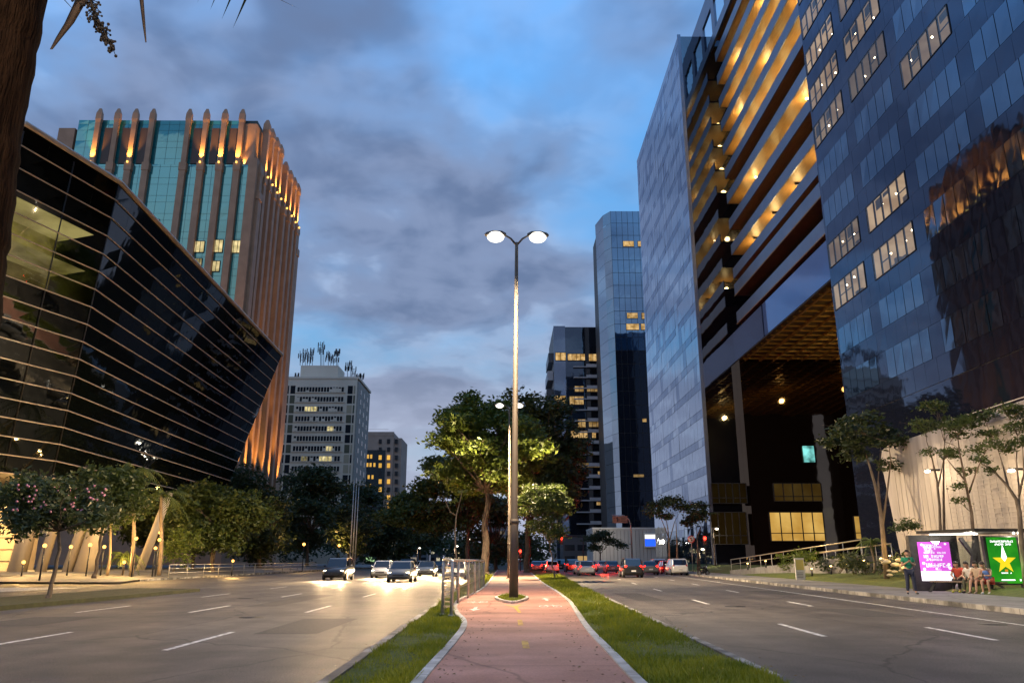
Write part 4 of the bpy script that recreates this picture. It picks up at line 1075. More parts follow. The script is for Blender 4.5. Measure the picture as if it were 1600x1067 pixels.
# slender trees on the right
def bare_tree(label, base, top_list, leaf_list, r0, kind, seed, nleaf, ls, bark=None, zb=.14, name='slender_tree', group=None):
    rn = random.Random(seed); Y = base[2]
    f0 = aY(base[0], base[1], Y); o = Vector((f0.x, Y, zb))
    t = thing(name, label, 'tree', (0,0,0), 0, group); b = MB(); segs = []
    for path in top_list:
        n = len(path); pts = [aY(px,py,Y+dy)-o for px,py,dy in path]
        if path[0][1] == base[1]: pts[0].z = -.15
        big = path[0][1] == base[1]
        ra = r0 if big else r0*.45
        b.tube(pts, [ra*(1-.8*i/(n-1)) for i in range(n)], 8)
        segs.append(pts)
    cl = []
    for px,py,dy,r in leaf_list:
        q = aY(px,py,Y+dy)-o; cl.append(((q.x,q.y,q.z), r))
        s = min((p for sg in segs for p in sg[1:]), key=lambda p: (p-q).length)
        limb(b, s, q, r0*.2, r0*.05, rn, .08, 5)
        for _ in range(3): limb(b, s.lerp(q,.6), q+Vector((rn.gauss(0,.6),rn.gauss(0,.6),rn.gauss(0,.3)))*r, r0*.1, r0*.03, rn, .08, 4)
    b.build('trunk', bark or M_palebark, t)
    f = MB(); leaf_mesh(f, cl, nleaf, ls, rn, .35); f.build('crown', LEAVES[kind], t)
    t.location = o; return t
bare_tree('slender tree with a pale forked trunk at the left end of the ribbed pavilion', (1383,884,47), [[(1383,884,0),(1380,840,0),(1376,800,0),(1368,760,0),(1358,725,0),(1350,700,1)],[(1379,822,0),(1386,770,0),(1392,720,-.5),(1388,690,-1)],[(1376,800,0),(1372,750,.6),(1376,700,1)]],
    [(1345,690,0,1.2),(1375,675,.5,1.3),(1330,710,1,1.0),(1395,690,-.5,1.0),(1310,690,1.5,1.1),(1350,655,0,1.2),(1385,725,0,.8),(1330,670,-1,1.2)], .17, 'dark', 31, 3200, .15, zb=.5)
bare_tree('slender tree with twin trunks rising behind the pink bus shelter screen', (1470,900,38), [[(1470,900,0),(1470,850,0),(1468,790,0),(1464,750,0),(1456,715,0),(1448,690,0)],[(1475,900,.2),(1475,820,.2),(1474,740,.3),(1476,690,.4)],[(1466,760,0),(1474,720,-.3),(1485,690,-.5)]],
    [(1445,672,0,.6),(1470,660,.3,.7),(1495,678,-.4,.6),(1450,705,-.3,.45),(1480,712,0,.5),(1435,660,0,.6),(1505,655,.3,.7),(1460,635,0,.8),(1498,705,0,.4)], .09, 'mid', 32, 2400, .085, M_bark, zb=.3)
bare_tree('leaning slender tree with wispy leaves before the middle of the pavilion', (1526,900,37), [[(1526,900,0),(1522,850,0),(1518,800,0),(1508,750,0),(1500,710,0),(1496,680,0)],[(1514,770,0),(1526,735,-.2),(1540,705,-.3),(1550,690,-.3)],[(1508,750,0),(1490,730,.3),(1478,715,.5)]],
    [(1490,665,0,.6),(1515,660,0,.7),(1548,678,-.3,.6),(1478,705,.3,.45),(1510,735,.2,.4),(1530,700,0,.5),(1500,782,.1,.35),(1498,760,0,.35),(1535,650,.2,.7)], .10, 'mid', 33, 2400, .085, M_bark, zb=.3)
bare_tree('spreading slender tree with many bare branches at the right end of the pavilion', (1600,898,33), [[(1600,898,0),(1596,850,0),(1593,800,0),(1588,780,0),(1575,760,0),(1555,738,0),(1535,725,0)],[(1593,800,0),(1592,760,0),(1588,720,.2),(1590,680,.3)],[(1592,775,0),(1600,740,-.2),(1598,700,-.3)],[(1575,760,0),(1568,730,.2),(1560,705,.3)]],
    [(1530,718,0,.4),(1560,692,.2,.55),(1585,668,.2,.6),(1600,688,-.2,.6),(1545,735,0,.35),(1575,700,.1,.5),(1598,645,.3,.7),(1570,640,.2,.6),(1620,660,0,.7)], .12, 'mid', 34, 2400, .08, zb=.3)
bare_tree('little sapling with a small flat crown beside the standing man', (1418,900,40), [[(1418,900,0),(1418,870,0),(1416,845,0),(1412,830,0)],[(1417,850,0),(1423,834,0)]],
    [(1410,822,0,.45),(1424,822,0,.5),(1416,815,.2,.45),(1404,826,.2,.35)], .045, 'mid', 35, 500, .09, M_bark, zb=.3)
bare_tree('grey leaved street tree in front of the pale mirror glass corner', (1046,888,92), [[(1046,888,0),(1046,860,0),(1044,830,0),(1040,805,0)],[(1046,845,0),(1054,815,.3),(1062,800,.4)],[(1058,888,.5),(1058,850,.5),(1056,815,.3)],[(1045,840,0),(1034,812,-.5),(1028,800,-.6)]],
    [(1030,790,0,1.5),(1050,782,.4,1.6),(1068,792,.5,1.3),(1020,800,-.5,1.1),(1040,805,0,1.2),(1078,800,.4,.9)], .14, 'dark', 36, 2600, .18)
bare_tree('small leafy tree before the pale podium wall', (938,884,150), [[(938,884,0),(938,862,0),(936,850,0)],[(938,865,0),(948,852,.3)],[(938,865,0),(928,850,0)]],
    [(925,842,0,1.9),(940,835,0,2.0),(955,845,.5,1.7),(970,852,.5,1.4),(932,855,-.5,1.5)], .16, 'dark', 37, 2600, .26)
bare_tree('dark spreading tree above the parked cars beside the glass corner', (1090,884,100), [[(1090,884,0),(1090,850,0),(1088,822,0)],[(1090,840,0),(1098,815,0)]],
    [(1085,808,0,1.4),(1098,802,0,1.3),(1076,815,.4,1.1),(1092,790,0,1.1)], .14, 'dark', 38, 1800, .2)
# palms
def palm(label, px, pyb, Y, ptop, r, seed, nf=13, L=3.0, name='palm_tree', zb=.4, group=None):
    rn = random.Random(seed); a = aY(px,pyb,Y); c = aY(ptop[0],ptop[1],Y); o = Vector((a.x,Y,zb))
    t = thing(name, label, 'palm', (0,0,0), 0, group)
    top = c-o; b = MB(); n = 10
    b.tube([Vector((0,0,-.1))*(1-i/n)+top*(i/n)+Vector((.1*math.sin(i*.5),0,0)) for i in range(n+1)], [r*(1.15-.4*i/n) for i in range(n+1)], 9); b.build('trunk', M_palebark, t)
    for k in range(nf):
        fr = MB(); az = 6.283*k/nf+rn.uniform(-.2,.2); el = rn.uniform(-.1,1.1); d = Vector((math.cos(az),math.sin(az),0)); LL = L*rn.uniform(.8,1.1)
        pts = []; 
        for i in range(9):
            s = i/8; pts.append(top + d*LL*s*math.cos(el*.6)*(1-.15*s) + Vector((0,0,1))*LL*(math.sin(el)*s*.8 - .75*s*s))
        fr.tube(pts, [.035*(1-.8*i/8) for i in range(9)], 5)
        sd = d.cross(Vector((0,0,1)))
        for i in range(1,9):
            for q in (-1,1):
                for h in (0,.5):
                    p0 = pts[i-1].lerp(pts[i], h); l = .75*(1-abs(i/8-.45))*L/3
                    p1 = p0 + sd*q*l*.75 + (pts[i]-pts[i-1]).normalized()*l*.45 - Vector((0,0,l*.45)); w = (pts[i]-pts[i-1]).normalized()*.05*L/3
                    fr.add([p0-w,p0+w,p1], [(0,1,2)])
        fr.build('frond', LEAVES['mid' if seed != 44 else 'bright'], t)
    t.location = o; return t
palm('tall palm in the left garden nearest the road corner', 205, 900, 62, (211,735), .14, 41, L=3.2)
palm('tall palm in the left garden beside the wide street tree', 248, 900, 66, (254,772), .16, 42, L=3.4)
palm('slim palm in the left garden before the lit canopy', 168, 892, 62, (176,800), .10, 43, L=2.4)
palm('short yellow lit palm growing low in the left garden', 192, 884, 64, (193,868), .08, 44, nf=11, L=2.2)
# near palm at the left edge of the view
t = thing('palm_tree', 'big rough palm trunk rising at the left edge of the view with drooping fronds', 'palm', (0,0,0))
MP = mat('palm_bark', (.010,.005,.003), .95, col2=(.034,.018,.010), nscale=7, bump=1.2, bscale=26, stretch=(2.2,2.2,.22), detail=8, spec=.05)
Yp = 5.2
pp = [aY(px,py,Yp) for px,py in ((-118,900),(-92,600),(-66,420),(-48,330),(-34,200),(-14,100),(2,0),(20,-110),(30,-200))]
rr = [.33,.30,.29,.275,.275,.29,.30,.29,.27]
pts = []; rad = []
for i in range(len(pp)-1):
    for k in range(6): s = k/6; pts.append(pp[i].lerp(pp[i+1], s)); rad.append(rr[i]+(rr[i+1]-rr[i])*s + .006*math.sin((i*6+k)*2.1)+random.Random(i*6+k).uniform(-.008,.008))
pts.append(pp[-1]); rad.append(rr[-1])
pts[0] = Vector((pts[0].x-.05, Yp, .0))
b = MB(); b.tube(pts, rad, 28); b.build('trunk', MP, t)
crown = pp[-1]
def ribbon(b, path, w):
    n = len(path); vs = []
    for i, p in enumerate(path):
        k = w*(1-.85*(i/(n-1))**1.3); vs += [p+Vector((-k,0,.2*k)), p+Vector((0,-.25*k,-.1*k)), p+Vector((k,0,.2*k)), p+Vector((0,.25*k,.25*k))]
    b.add(vs, [(4*i+j,4*i+(j+1)%4,4*i+4+(j+1)%4,4*i+4+j) for i in range(n-1) for j in range(4)], True)
MS = mat('dry_frond', (.045,.026,.014), .8, col2=(.08,.05,.028), nscale=5)
b = MB(); ribbon(b, [crown, aY(75,-160,Yp), aY(128,-60,Yp), aY(128,0,Yp), aY(108,38,Yp), aY(92,60,Yp), aY(80,78,Yp)], .075); b.build('dry_frond', MS, t)
b = MB(); ribbon(b, [crown, aY(110,-190,Yp), aY(190,-140,Yp), aY(215,-60,Yp), aY(221,0,Yp), aY(225,40,Yp), aY(228,67,Yp)], .035); b.build('dry_frond', MS, t)
b = MB(); rn = random.Random(2)
st = [crown, aY(90,-170,Yp), aY(128,-80,Yp), aY(140,-5,Yp), aY(150,25,Yp), aY(163,50,Yp), aY(178,80,Yp)]
b.tube(st, [.03,.025,.02,.014,.012,.009,.005], 6)
for i in range(150):
    s = rn.random(); k = 3+s*2.95; j = int(k); q = st[j].lerp(st[min(j+1,6)], k-j); e = q + Vector((rn.gauss(0,.035),rn.gauss(0,.035),rn.gauss(-.03,.03)))*(1.25-s*.6)
    b.tube([q,e], .003, 4); b.ball(e, rn.uniform(.008,.014), 6, 4)
b.build('seed_cluster', mat('seed_dark', (.03,.022,.016), .8), t)
for k in range(7):
    az = 6.283*k/7+.3; 
    if .5 < az < 1.0: pass
    fr = MB(); d = Vector((math.cos(az),math.sin(az),0)); q = [crown + d*3*s + Vector((0,0,1.6*s-1.1*s*s+.6*s)) for s in (0,.2,.4,.6,.8,1)]
    fr.tube(q, [.04,.035,.03,.022,.014,.006], 5); sd = d.cross(Vector((0,0,1)))
    for i in range(5):
        for h in (0,.33,.66):
            for z in (-1,1):
                p0 = q[i].lerp(q[i+1],h); p1 = p0+sd*z*.5+d*.3-Vector((0,0,.25)); fr.add([p0-d*.025,p0+d*.025,p1], [(0,1,2)])
    fr.build('frond', LEAVES['dark'], t)

# hedges and shrubs
def shrub(label, x, y, z, rx, ry, h, n, ls, kind, seed, group=None):
    rn = random.Random(seed); t = thing('shrub', label, 'shrub', (0,0,0), 0, group)
    f = MB(); cl = [((rn.uniform(-1,1)*rx, rn.uniform(-1,1)*ry, h*rn.uniform(.3,.75)), h*.5) for _ in range(max(3,int(3+rx*ry)))]
    leaf_mesh(f, cl, n, ls, rn, .8); f.build('foliage', LEAVES[kind], t)
    b = MB()
    for c, r in cl: b.tube([(c[0]*.4,c[1]*.4,-.1), (c[0],c[1],c[2])], [.03,.012], 5)
    b.build('stems', M_bark, t); t.location = (x,y,z); return t
shrub('lit golden shrub by the handrail of the garden ramp', aY(1238,862,60).x, 60, .8, 1.3,.8,1.5, 900, .12, 'bright', 51)
shrub('yellow green bush leaning at the foot of the wide street tree', aY(272,855,72).x, 72, .5, .9,.9,3.6, 1500, .16, 'bright', 52)
shrub('round bush at the far end of the steel railing', aY(738,880,54).x, 54, .1, .7,.7,1.3, 700, .1, 'bright', 53)
for i, (px, Y) in enumerate(((1300,54),(1335,50),(1360,47),(1290,66),(1325,60))):
    q = aY(px, 872, Y); shrub('dark clipped shrub on the garden bank below the ramp', q.x, Y, .75, 1.6,.9,1.1, 700, .12, 'dark', 60+i, 'dark shrubs on the garden bank')
q = aY(1360,855,52); palm('small yellow lit palm on the garden bank before the gold window', 1362, 868, 52, (1362,846), .07, 44, nf=10, L=1.6, zb=.8)

# ------------------------------------------------------------------ street lamps
def street_lamp(label, x, y, zb, H, energy, heads=((-1,0),(1,0)), arm=.52, lens=.2, rise=.28, group='double headed lamps along the cycle path'):
    t = thing('street_lamp', label, 'street lamp', (x,y,zb), 0, group)
    def bb(b, n, m, par=t): o = b.build(n, m); o.parent = par; return o
    b = MB(); b.tube([(0,0,-.05),(0,0,2.6),(0,0,2.65),(0,0,H)], [.165,.15,.125,.062], 16); bb(b, 'pole', M_pole)
    b = MB(); b.tube([(0,0,-.04),(0,0,.05)], [.26,.26], 12); b.tube([(0,0,2.55),(0,0,2.72)], .165, 16); bb(b, 'collar', M_pole)
    for sx, sy in heads:
        a = MB(); a.tube([(0,0,H-.12),(sx*arm*.45,0,H+rise*.6),(sx*arm,0,H+rise+.06)], [.045,.04,.036], 8); bb(a, 'arm', M_pole)
        h = MB(); cx = sx*(arm+.32); H0 = H; H = H0+rise
        vs = []
        for k, (u, w, zt, zbm) in enumerate(((-.42,.07,.10,.03),(-.25,.16,.17,.0),(.1,.20,.17,-.02),(.36,.14,.12,.0),(.44,.05,.07,.03))):
            X = cx + sx*u
            vs += [(X,-w,H+zbm),(X,w,H+zbm),(X,w*.7,H+zt),(X,-w*.7,H+zt)]
        h.add(vs, [(4*i+j,4*i+(j+1)%4,4*i+4+(j+1)%4,4*i+4+j) for i in range(4) for j in range(4)]+[(3,2,1,0),(16,17,18,19)])
        hd = bb(h, 'lamp_head', M_pole)
        g = MB(); g.ball((cx,0,H-.05), lens, 14, 8, (1.2,1,.75)); bb(g, 'lens', M_lamp, hd)
        l = light('SPOT', energy, (1,.74,.44), None, (cx+sx*.12,0,H-.36), .2, R_(148), 1.0, aim=(sx*.95,0,-1)); l.parent = hd; H = H0
    return t
pb = aZ(800,936,.16)
Hm = aY(812,376,pb.y).z
lamp1 = street_lamp('tall street lamp with two glaring heads standing in the island of the red path', .28, pb.y+.2, .165, Hm-.165, 21000, lens=.29)
lamp1.rotation_euler = (0, R_(.55), 0)
street_lamp('second double headed street lamp in front of the layered tree', aY(796,640,64).x, 64, .12, aY(796,640,64).z, 56000, lens=.28, arm=.5)
street_lamp('double headed street lamp standing behind the viewer on the path', 2.6, -9, .12, 14, 34000)
# low warm garden lamps
def garden_lamp(label, px, py, Y, zb, energy=60, r=.16, group='warm globe lamps in the left garden'):
    p = aY(px,py,Y); t = thing('garden_lamp', label, 'lamp', (p.x,Y,zb), 0, group); h = p.z-zb
    b = MB(); b.tube([(0,0,-.1),(0,0,h-r*.8)], [.06,.04], 8); o = b.build('post', M_dark); o.parent = t
    b = MB(); b.ball((0,0,h), r, 12, 8); o = b.build('globe', glow('warm_globe', (1,.46,.09), 5)); o.parent = t
    l = light('POINT', energy, (1,.58,.18), None, (0,-.02,h+r+.25), .15); l.parent = t
    return t
for i, (px, py, Y, zb, lab) in enumerate(((70,852,50,.4,'warm globe lamp beside the trunk of the blossoming tree'),(111,854,58,.5,'warm globe lamp between two slanted columns'),(141,851,58,.5,'warm globe lamp at the third slanted column'),(163,854,60,.5,'warm globe lamp left of the slim garden palm'),(213,841,60,.4,'yellow globe lamp behind the tall garden palm'),(249,843,64,.4,'middle of three globe lamps clustered by the palm'),(250,832,66,.4,'upper of three globe lamps clustered by the palm'),(243,856,62,.4,'lower of three globe lamps clustered by the palm'),(364,876,76,.2,'low amber lamp under the wide street tree'),(475,850,110,.2,'amber lamp under the dark trees before the pale block'),(194,878,62,.5,'small ground lamp beside the low palm'),(37,878,56,.5,'small ground lamp beside the first slanted column'),(530,852,120,.15,'amber lamp near the far flagpoles'))):
    garden_lamp(lab, px, py, Y, zb, 480 if Y < 70 else 800, .12 if Y < 80 else .2)
# distant lamps along the avenue
for i, (px, py, Y, lab) in enumerate(((652,856,170,'small white street lamp far down the left carriageway'),(729,842,150,'white street lamp between the sapling and the railing'),(710,853,150,'small white street lamp left of the sapling'),(1114,826,104,'white bracket lamp right of the glass corner'),(1092,858,104,'low white lamp beside the parked cars'))):
    p = aY(px,py,Y); t = thing('street_lamp', lab, 'street lamp', (p.x,Y,.1), 0, 'small distant street lamps')
    b = MB(); b.tube([(0,0,-.1),(0,0,p.z+.1)], [.11,.06], 8); b.tube([(0,0,p.z+.05),(.5,0,p.z+.12)], .04, 6); o = b.build('pole', M_pole); o.parent = t
    b = MB(); b.ball((.5,0,p.z-.1), .20, 10, 6, (1.2,1,.6)); o = b.build('lens', glow('far_lamp_lens', (1,.88,.66), 6)); o.parent = t
    light('POINT', 220, (1,.82,.55), None, (.5,-.1,p.z-.6), .2).parent = t

# ------------------------------------------------------------------ railing beside the path
t = thing('railing', 'galvanised steel guard railing with a rounded end along the left edge of the path', 'railing', (-1.5,30,.1))
nodes = [(-1.45,20.9),(-1.98,21.3),(-1.86,26.4),(-1.80,30.0),(-1.66,34.6),(-1.50,39.2),(-1.36,43.6),(-1.28,48)]
nodes = [(aZ(708,958,.12).x,20.9),(aZ(697,955,.12).x-.02,21.4),(aY(716,920,26.2).x,26.2),(aY(731.5,920,30).x,30),(aY(741.5,920,34.2).x,34.2),(aY(748.5,920,38.6).x,38.6),(aY(756,915,43.5).x,43.5)]
HT = 1.46
for i, (x, y) in enumerate(nodes):
    b = MB(); b.tube([(x,y,.0),(x,y,HT-.06),(x-.0,y+.04,HT-.01)], [.045,.045,.04], 10); b.tube([(x,y,.1),(x,y,.13)], .09, 10); b.build('post', M_steel, t)
b = MB(); b.tube([(nodes[0][0],nodes[0][1],HT-.05),(nodes[0][0]-.03,nodes[0][1]+.05,HT),((nodes[0][0]+nodes[1][0])/2,21.1,HT+.02),(nodes[1][0]+.03,nodes[1][1]-.05,HT+.02),(nodes[1][0]-.02,nodes[1][1]+.2,HT+.02)]+[(x,y,HT) for x,y in nodes[2:]], .042, 10); b.build('top_rail', M_steel, t)
b = MB()
for k in range(9):
    z = .32+k*.12; (xa,ya_),(xb,yb) = nodes[0], nodes[1]; b.bar((xa,ya_,z),(xb,yb,z), .02, .035)
b.build('end_bars', M_steel, t)
MW = mat('wire_mesh', (.22,.21,.19), .5, .6)
for i in range(1, len(nodes)-1):
    b = MB(); (xa,ya_),(xb,yb) = nodes[i], nodes[i+1]; n = 26
    for k in range(1, n): s = k/n; b.bar((xa+(xb-xa)*s,ya_+(yb-ya_)*s,.22),(xa+(xb-xa)*s,ya_+(yb-ya_)*s,HT-.1), .006)
    for z in (.22,.62,1.02,HT-.1): b.bar((xa,ya_,z),(xb,yb,z), .014)
    b.build('mesh_panel', MW, t)

# ------------------------------------------------------------------ cars
def paint(name, c): return mat(name, c, .28, .35, coat=.6, col2=tuple(min(1,x*1.12) for x in c), nscale=2)
TYRE = mat('tyre_rubber', (.015,.015,.015), .85, col2=(.025,.025,.025), nscale=30); RIM = mat('alloy_rim', (.45,.45,.46), .35, .8, col2=(.5,.5,.5), nscale=9)
CGL = mirror_glass('car_glass', (.008,.009,.010), .08, (.9,.95,1), .0005, .5)
HL_ON = glow('headlamp_lit', (1,.86,.60), 6); TL_ON = glow('tail_lamp_lit', (1,.012,.005), 9); TL_OFF = mat('tail_lamp_red', (.35,.01,.01), .2); HL_OFF = mat('headlamp_clear', (.6,.6,.62), .1, .3)
PLATE = mat('number_plate', (.5,.5,.52), .5)
def make_car(label, paint_m, style='hatch', heads=True, tails=True, group=None, cat='car', name='car', beam=0):
    # local: +x forward, z up, wheels on z = 0
    L, Wd, Hh = {'hatch':(4.0,1.72,1.48), 'sedan':(4.5,1.76,1.45), 'suv':(4.3,1.82,1.68)}[style]
    t = thing(name, label, cat, (0,0,0), 0, group)
    P = lambda b, n, m, par=t: b.build(n, m, par)
    hood = .92 if style != 'suv' else 1.02
    st = [(-.50,.42,hood*.90,.80),(-.485,.30,hood*1.0,.90),(-.44,.24,hood*1.05,.95),(-.33,.20,hood*1.06,.99),(-.1,.19,hood*1.04,1.0),(.15,.19,hood*1.02,1.0),(.26,.20,hood*.99,.99),(.38,.22,hood*.90,.97),(.45,.25,hood*.80,.92),(.485,.30,hood*.70,.85),(.50,.40,hood*.60,.76)]
    vs = []; ncs = 10
    for u, zb, zt, w in st:
        hw = Wd/2*w
        sec = [(-hw*.90,zb),(-hw*.99,zb+.12),(-hw,zb+(zt-zb)*.55),(-hw*.975,zt-.10),(-hw*.86,zt),(hw*.86,zt),(hw*.975,zt-.10),(hw,zb+(zt-zb)*.55),(hw*.99,zb+.12),(hw*.90,zb)]
        vs += [(u*L, y, z) for y, z in sec]
    b = MB(); b.add(vs, [(ncs*i+k, ncs*i+(k+1)%ncs, ncs*(i+1)+(k+1)%ncs, ncs*(i+1)+k) for i in range(len(st)-1) for k in range(ncs)], True)
    b.add(vs[:ncs], [tuple(range(ncs-1,-1,-1))]); b.add(vs[-ncs:], [tuple(range(ncs))])
    # roof and pillars as part of the shell
    g = {'hatch':[(-.47,hood,.80),(-.40,Hh-.10,.70),(-.30,Hh,.68),(.02,Hh,.70),(.12,Hh-.07,.71),(.27,hood*.98,.84)],
         'sedan':[(-.36,hood,.82),(-.25,Hh-.10,.70),(-.18,Hh,.68),(.02,Hh,.70),(.11,Hh-.07,.71),(.26,hood*.98,.84)],
         'suv':[(-.48,hood,.84),(-.44,Hh-.12,.76),(-.36,Hh,.74),(.04,Hh,.75),(.13,Hh-.08,.76),(.26,hood*.98,.86)]}[style]
    hw = [Wd/2*q[2] for q in g]
    rf = MB(); pr = [(g[i][0]*L, g[i][1], hw[i]) for i in range(6)]
    for i in (1,2,3): # roof skin
        (xa,za,wa),(xb,zb_,wb) = pr[i], pr[i+1]
        b.add([(xa,-wa,za),(xb,-wb,zb_),(xb,wb,zb_),(xa,wa,za)], [(0,1,2,3)], True)
        b.add([(xa,-wa,za-.05),(xb,-wb,zb_-.05),(xb,wb,zb_-.05),(xa,wa,za-.05)], [(3,2,1,0)])
        for s in (-1,1): b.add([(xa,s*wa,za),(xb,s*wb,zb_),(xb,s*wb,zb_-.06),(xa,s*wa,za-.06)], [(0,1,2,3)] if s > 0 else [(3,2,1,0)])
    for s in (-1,1):
        for (i, j) in ((0,1),(5,4)):
            b.bar((pr[i][0],s*pr[i][2],pr[i][1]-.02),(pr[j][0],s*pr[j][2],pr[j][1]), .07)
        xm = (pr[2][0]+pr[3][0])/2-.05; b.bar((xm,s*pr[0][2]*1.03,hood),(xm+.02,s*pr[2][2],Hh-.03), .08)
    P(b, 'body', paint_m)
    gl = MB(); k = .985
    gl.add([(pr[0][0],-pr[0][2]*k,pr[0][1]),(pr[0][0],pr[0][2]*k,pr[0][1]),(pr[1][0],pr[1][2]*k,pr[1][1]),(pr[1][0],-pr[1][2]*k,pr[1][1])], [(3,2,1,0)])
    P(gl, 'rear_window', CGL)
    gl = MB(); gl.add([(pr[5][0],-pr[5][2]*k,pr[5][1]),(pr[5][0],pr[5][2]*k,pr[5][1]),(pr[4][0],pr[4][2]*k,pr[4][1]),(pr[4][0],-pr[4][2]*k,pr[4][1])], [(0,1,2,3)])
    P(gl, 'windscreen', CGL)
    for s in (-1,1):
        gl = MB(); n = [(q[0], s*q[2]*k, q[1]-(.04 if 0 < i < 5 else 0)) for i, q in enumerate(pr)]
        gl.add(n, [(0,1,2,3,4,5) if s < 0 else (5,4,3,2,1,0)]); P(gl, 'side_window', CGL)
    r = .31 if style != 'suv' else .35
    for x in (-.30, .31):
        for s in (-1,1):
            w = MB(); y0 = s*(Wd/2-.20); y1 = s*(Wd/2+.005)
            w.tube([(x*L,y0,r),(x*L,y0+s*.03,r),(x*L,y1-s*.03,r),(x*L,y1,r)], [r*.93,r,r,r*.93], 20); wo_ = P(w, 'wheel', TYRE)
            q = MB(); q.tube([(x*L,y1-s*.02,r),(x*L,y1+s*.012,r)], [r*.66,r*.62], 16)
            for a in range(5): an = a*1.2566; q.bar((x*L,y1+s*.014,r),(x*L+math.cos(an)*r*.6,y1+s*.014,r+math.sin(an)*r*.6), .05, .02)
            P(q, 'rim', RIM, wo_)
    for s in (-1,1):
        h = MB(); h.ball((.468*L, s*Wd*.345, hood*.68), .115, 10, 6, (.75,1.35,.72)); P(h, 'headlight', HL_ON if heads else HL_OFF)
        h = MB(); h.ball((-.484*L, s*Wd*.365, hood*.92), .11, 8, 6, (.5,1.1,1.2)); P(h, 'tail_light', TL_ON if tails else TL_OFF)
        m = MB(); m.ball((.16*L, s*(Wd/2+.07), hood+.06), .09, 8, 5, (.7,1.1,.8)); P(m, 'mirror', paint_m)
    b = MB(); b.box(.497*L,.505*L,-.38,.38,.44,.56); P(b, 'grille', M_dark)
    b = MB(); b.box(-.51*L,-.502*L,-.2,.2,.52,.65); P(b, 'number_plate', PLATE)
    if beam:
        for s in (-1,1):
            l = light('SPOT', beam, (1,.66,.32), None, (.52*L+.05, s*Wd*.345, hood*.68), .07, R_(62), .75, aim=(1,0,-.05)); l.parent = t
    return t
def put(car, x, y, heading, label=None):
    car.location = (x, y, 0); car.rotation_euler = (0,0,heading)
    if label: car['label'] = label
    return car
SILVER = paint('silver_paint', (.42,.42,.43)); WHITE = paint('white_car_paint', (.70,.70,.69)); BLACK = paint('black_paint', (.015,.015,.017)); GREY = paint('grey_paint', (.10,.105,.11)); REDP = paint('red_paint', (.25,.015,.012))
DN, UP = -math.pi/2, math.pi/2
onc = 'oncoming cars with lit headlights on the left carriageway'
def at_px(px, Y): return aY(px, 880, Y).x
o1 = make_car('silver hatchback coming closest to the median on the left carriageway', SILVER, 'hatch', True, False, onc, beam=6000); put(o1, -4.0, 66, DN)
o2 = make_car('grey sedan coming in the middle lane of the left carriageway', GREY, 'sedan', True, False, onc, beam=6000); put(o2, -7.4, 58, DN)
o3 = copy_tree(o1); put(o3, -10.9, 72, DN, 'silver hatchback coming along the outer lane nearest the garden')
o4 = make_car('black tall car coming far off behind the silver hatchback', BLACK, 'suv', True, False, onc, beam=6000); put(o4, -4.2, 104, DN)
o5 = copy_tree(o2); put(o5, -7.8, 96, DN, 'grey sedan coming second in the middle lane')
o6 = copy_tree(o1); put(o6, -11.3, 110, DN, 'silver hatchback farthest away in the outer lane'); 
for src, x, y, lab in ((o2,-7.6,78,'grey sedan following closely in the middle lane'),(o1,-4.1,84,'silver hatchback second beside the median'),(o4,-11.2,92,'black tall car behind the outer silver hatchback')): put(copy_tree(src), x, y, DN, lab)
o7 = copy_tree(o4); put(o7, -13.2, 64, DN, 'black tall car coming at far left beside the traffic island')
lea = 'cars with red tail lights waiting at the far signals'
r1 = make_car('grey sedan braking in the lane beside the median', GREY, 'sedan', False, True, lea); put(r1, at_px(838,112)+.0, 112, UP)
r2 = make_car('white hatchback waiting second from the median', WHITE, 'hatch', False, True, lea); put(r2, at_px(862,104), 104, UP)
r3 = make_car('black tall car waiting third from the median', BLACK, 'suv', False, True, lea); put(r3, at_px(893,108), 108, UP)
r4 = make_car('silver hatchback waiting in the outer lane', SILVER, 'hatch', False, True, lea); put(r4, at_px(922,112), 112, UP)
for src, px, Y, lab in ((r1,846,128,'grey sedan waiting one car ahead beside the median'),(r3,875,124,'black tall car queueing ahead of the white hatchback'),(r4,905,130,'silver hatchback queueing behind the far signal'),(r2,940,126,'white hatchback moving off in the outer lane'),(r1,955,100,'grey sedan passing the small leafy tree'),(r4,915,84,'silver hatchback driving away in the second lane'),(r3,985,74,'black tall car driving away beside the parked row')):
    put(copy_tree(src), at_px(px,Y), Y, UP-.03, lab)
for src, x, y, lab in ((r1,15.6,88,'grey sedan driving away along the kerbside lane'),(r2,8.6,92,'white hatchback driving away in the middle lane')): put(copy_tree(src), x, y, UP-.06, lab)
for x, y in ((5.2,103),(9.5,100),(14.5,103),(11,90)): light('POINT', 900, (1,.04,.015), r1, (x,y,.9), .3)  # free red points added between the cars to wash the asphalt red
park = 'cars parked along the right kerb'
p1 = make_car('white tall car parked nearest behind the black motorbike', WHITE, 'suv', False, False, park); put(p1, 18.2, 86, UP)
p2 = make_car('red hatchback parked second in the kerbside row', REDP, 'hatch', False, False, park); put(p2, 18.5, 93, UP)
p3 = copy_tree(p1); put(p3, 18.8, 100, UP, 'white tall car parked third along the kerb')
p4 = make_car('silver sedan parked fourth along the kerb', SILVER, 'sedan', False, False, park); put(p4, 18.9, 107, UP)
p5 = copy_tree(p2); put(p5, 19.0, 114, UP, 'red hatchback parked at the far end of the row')
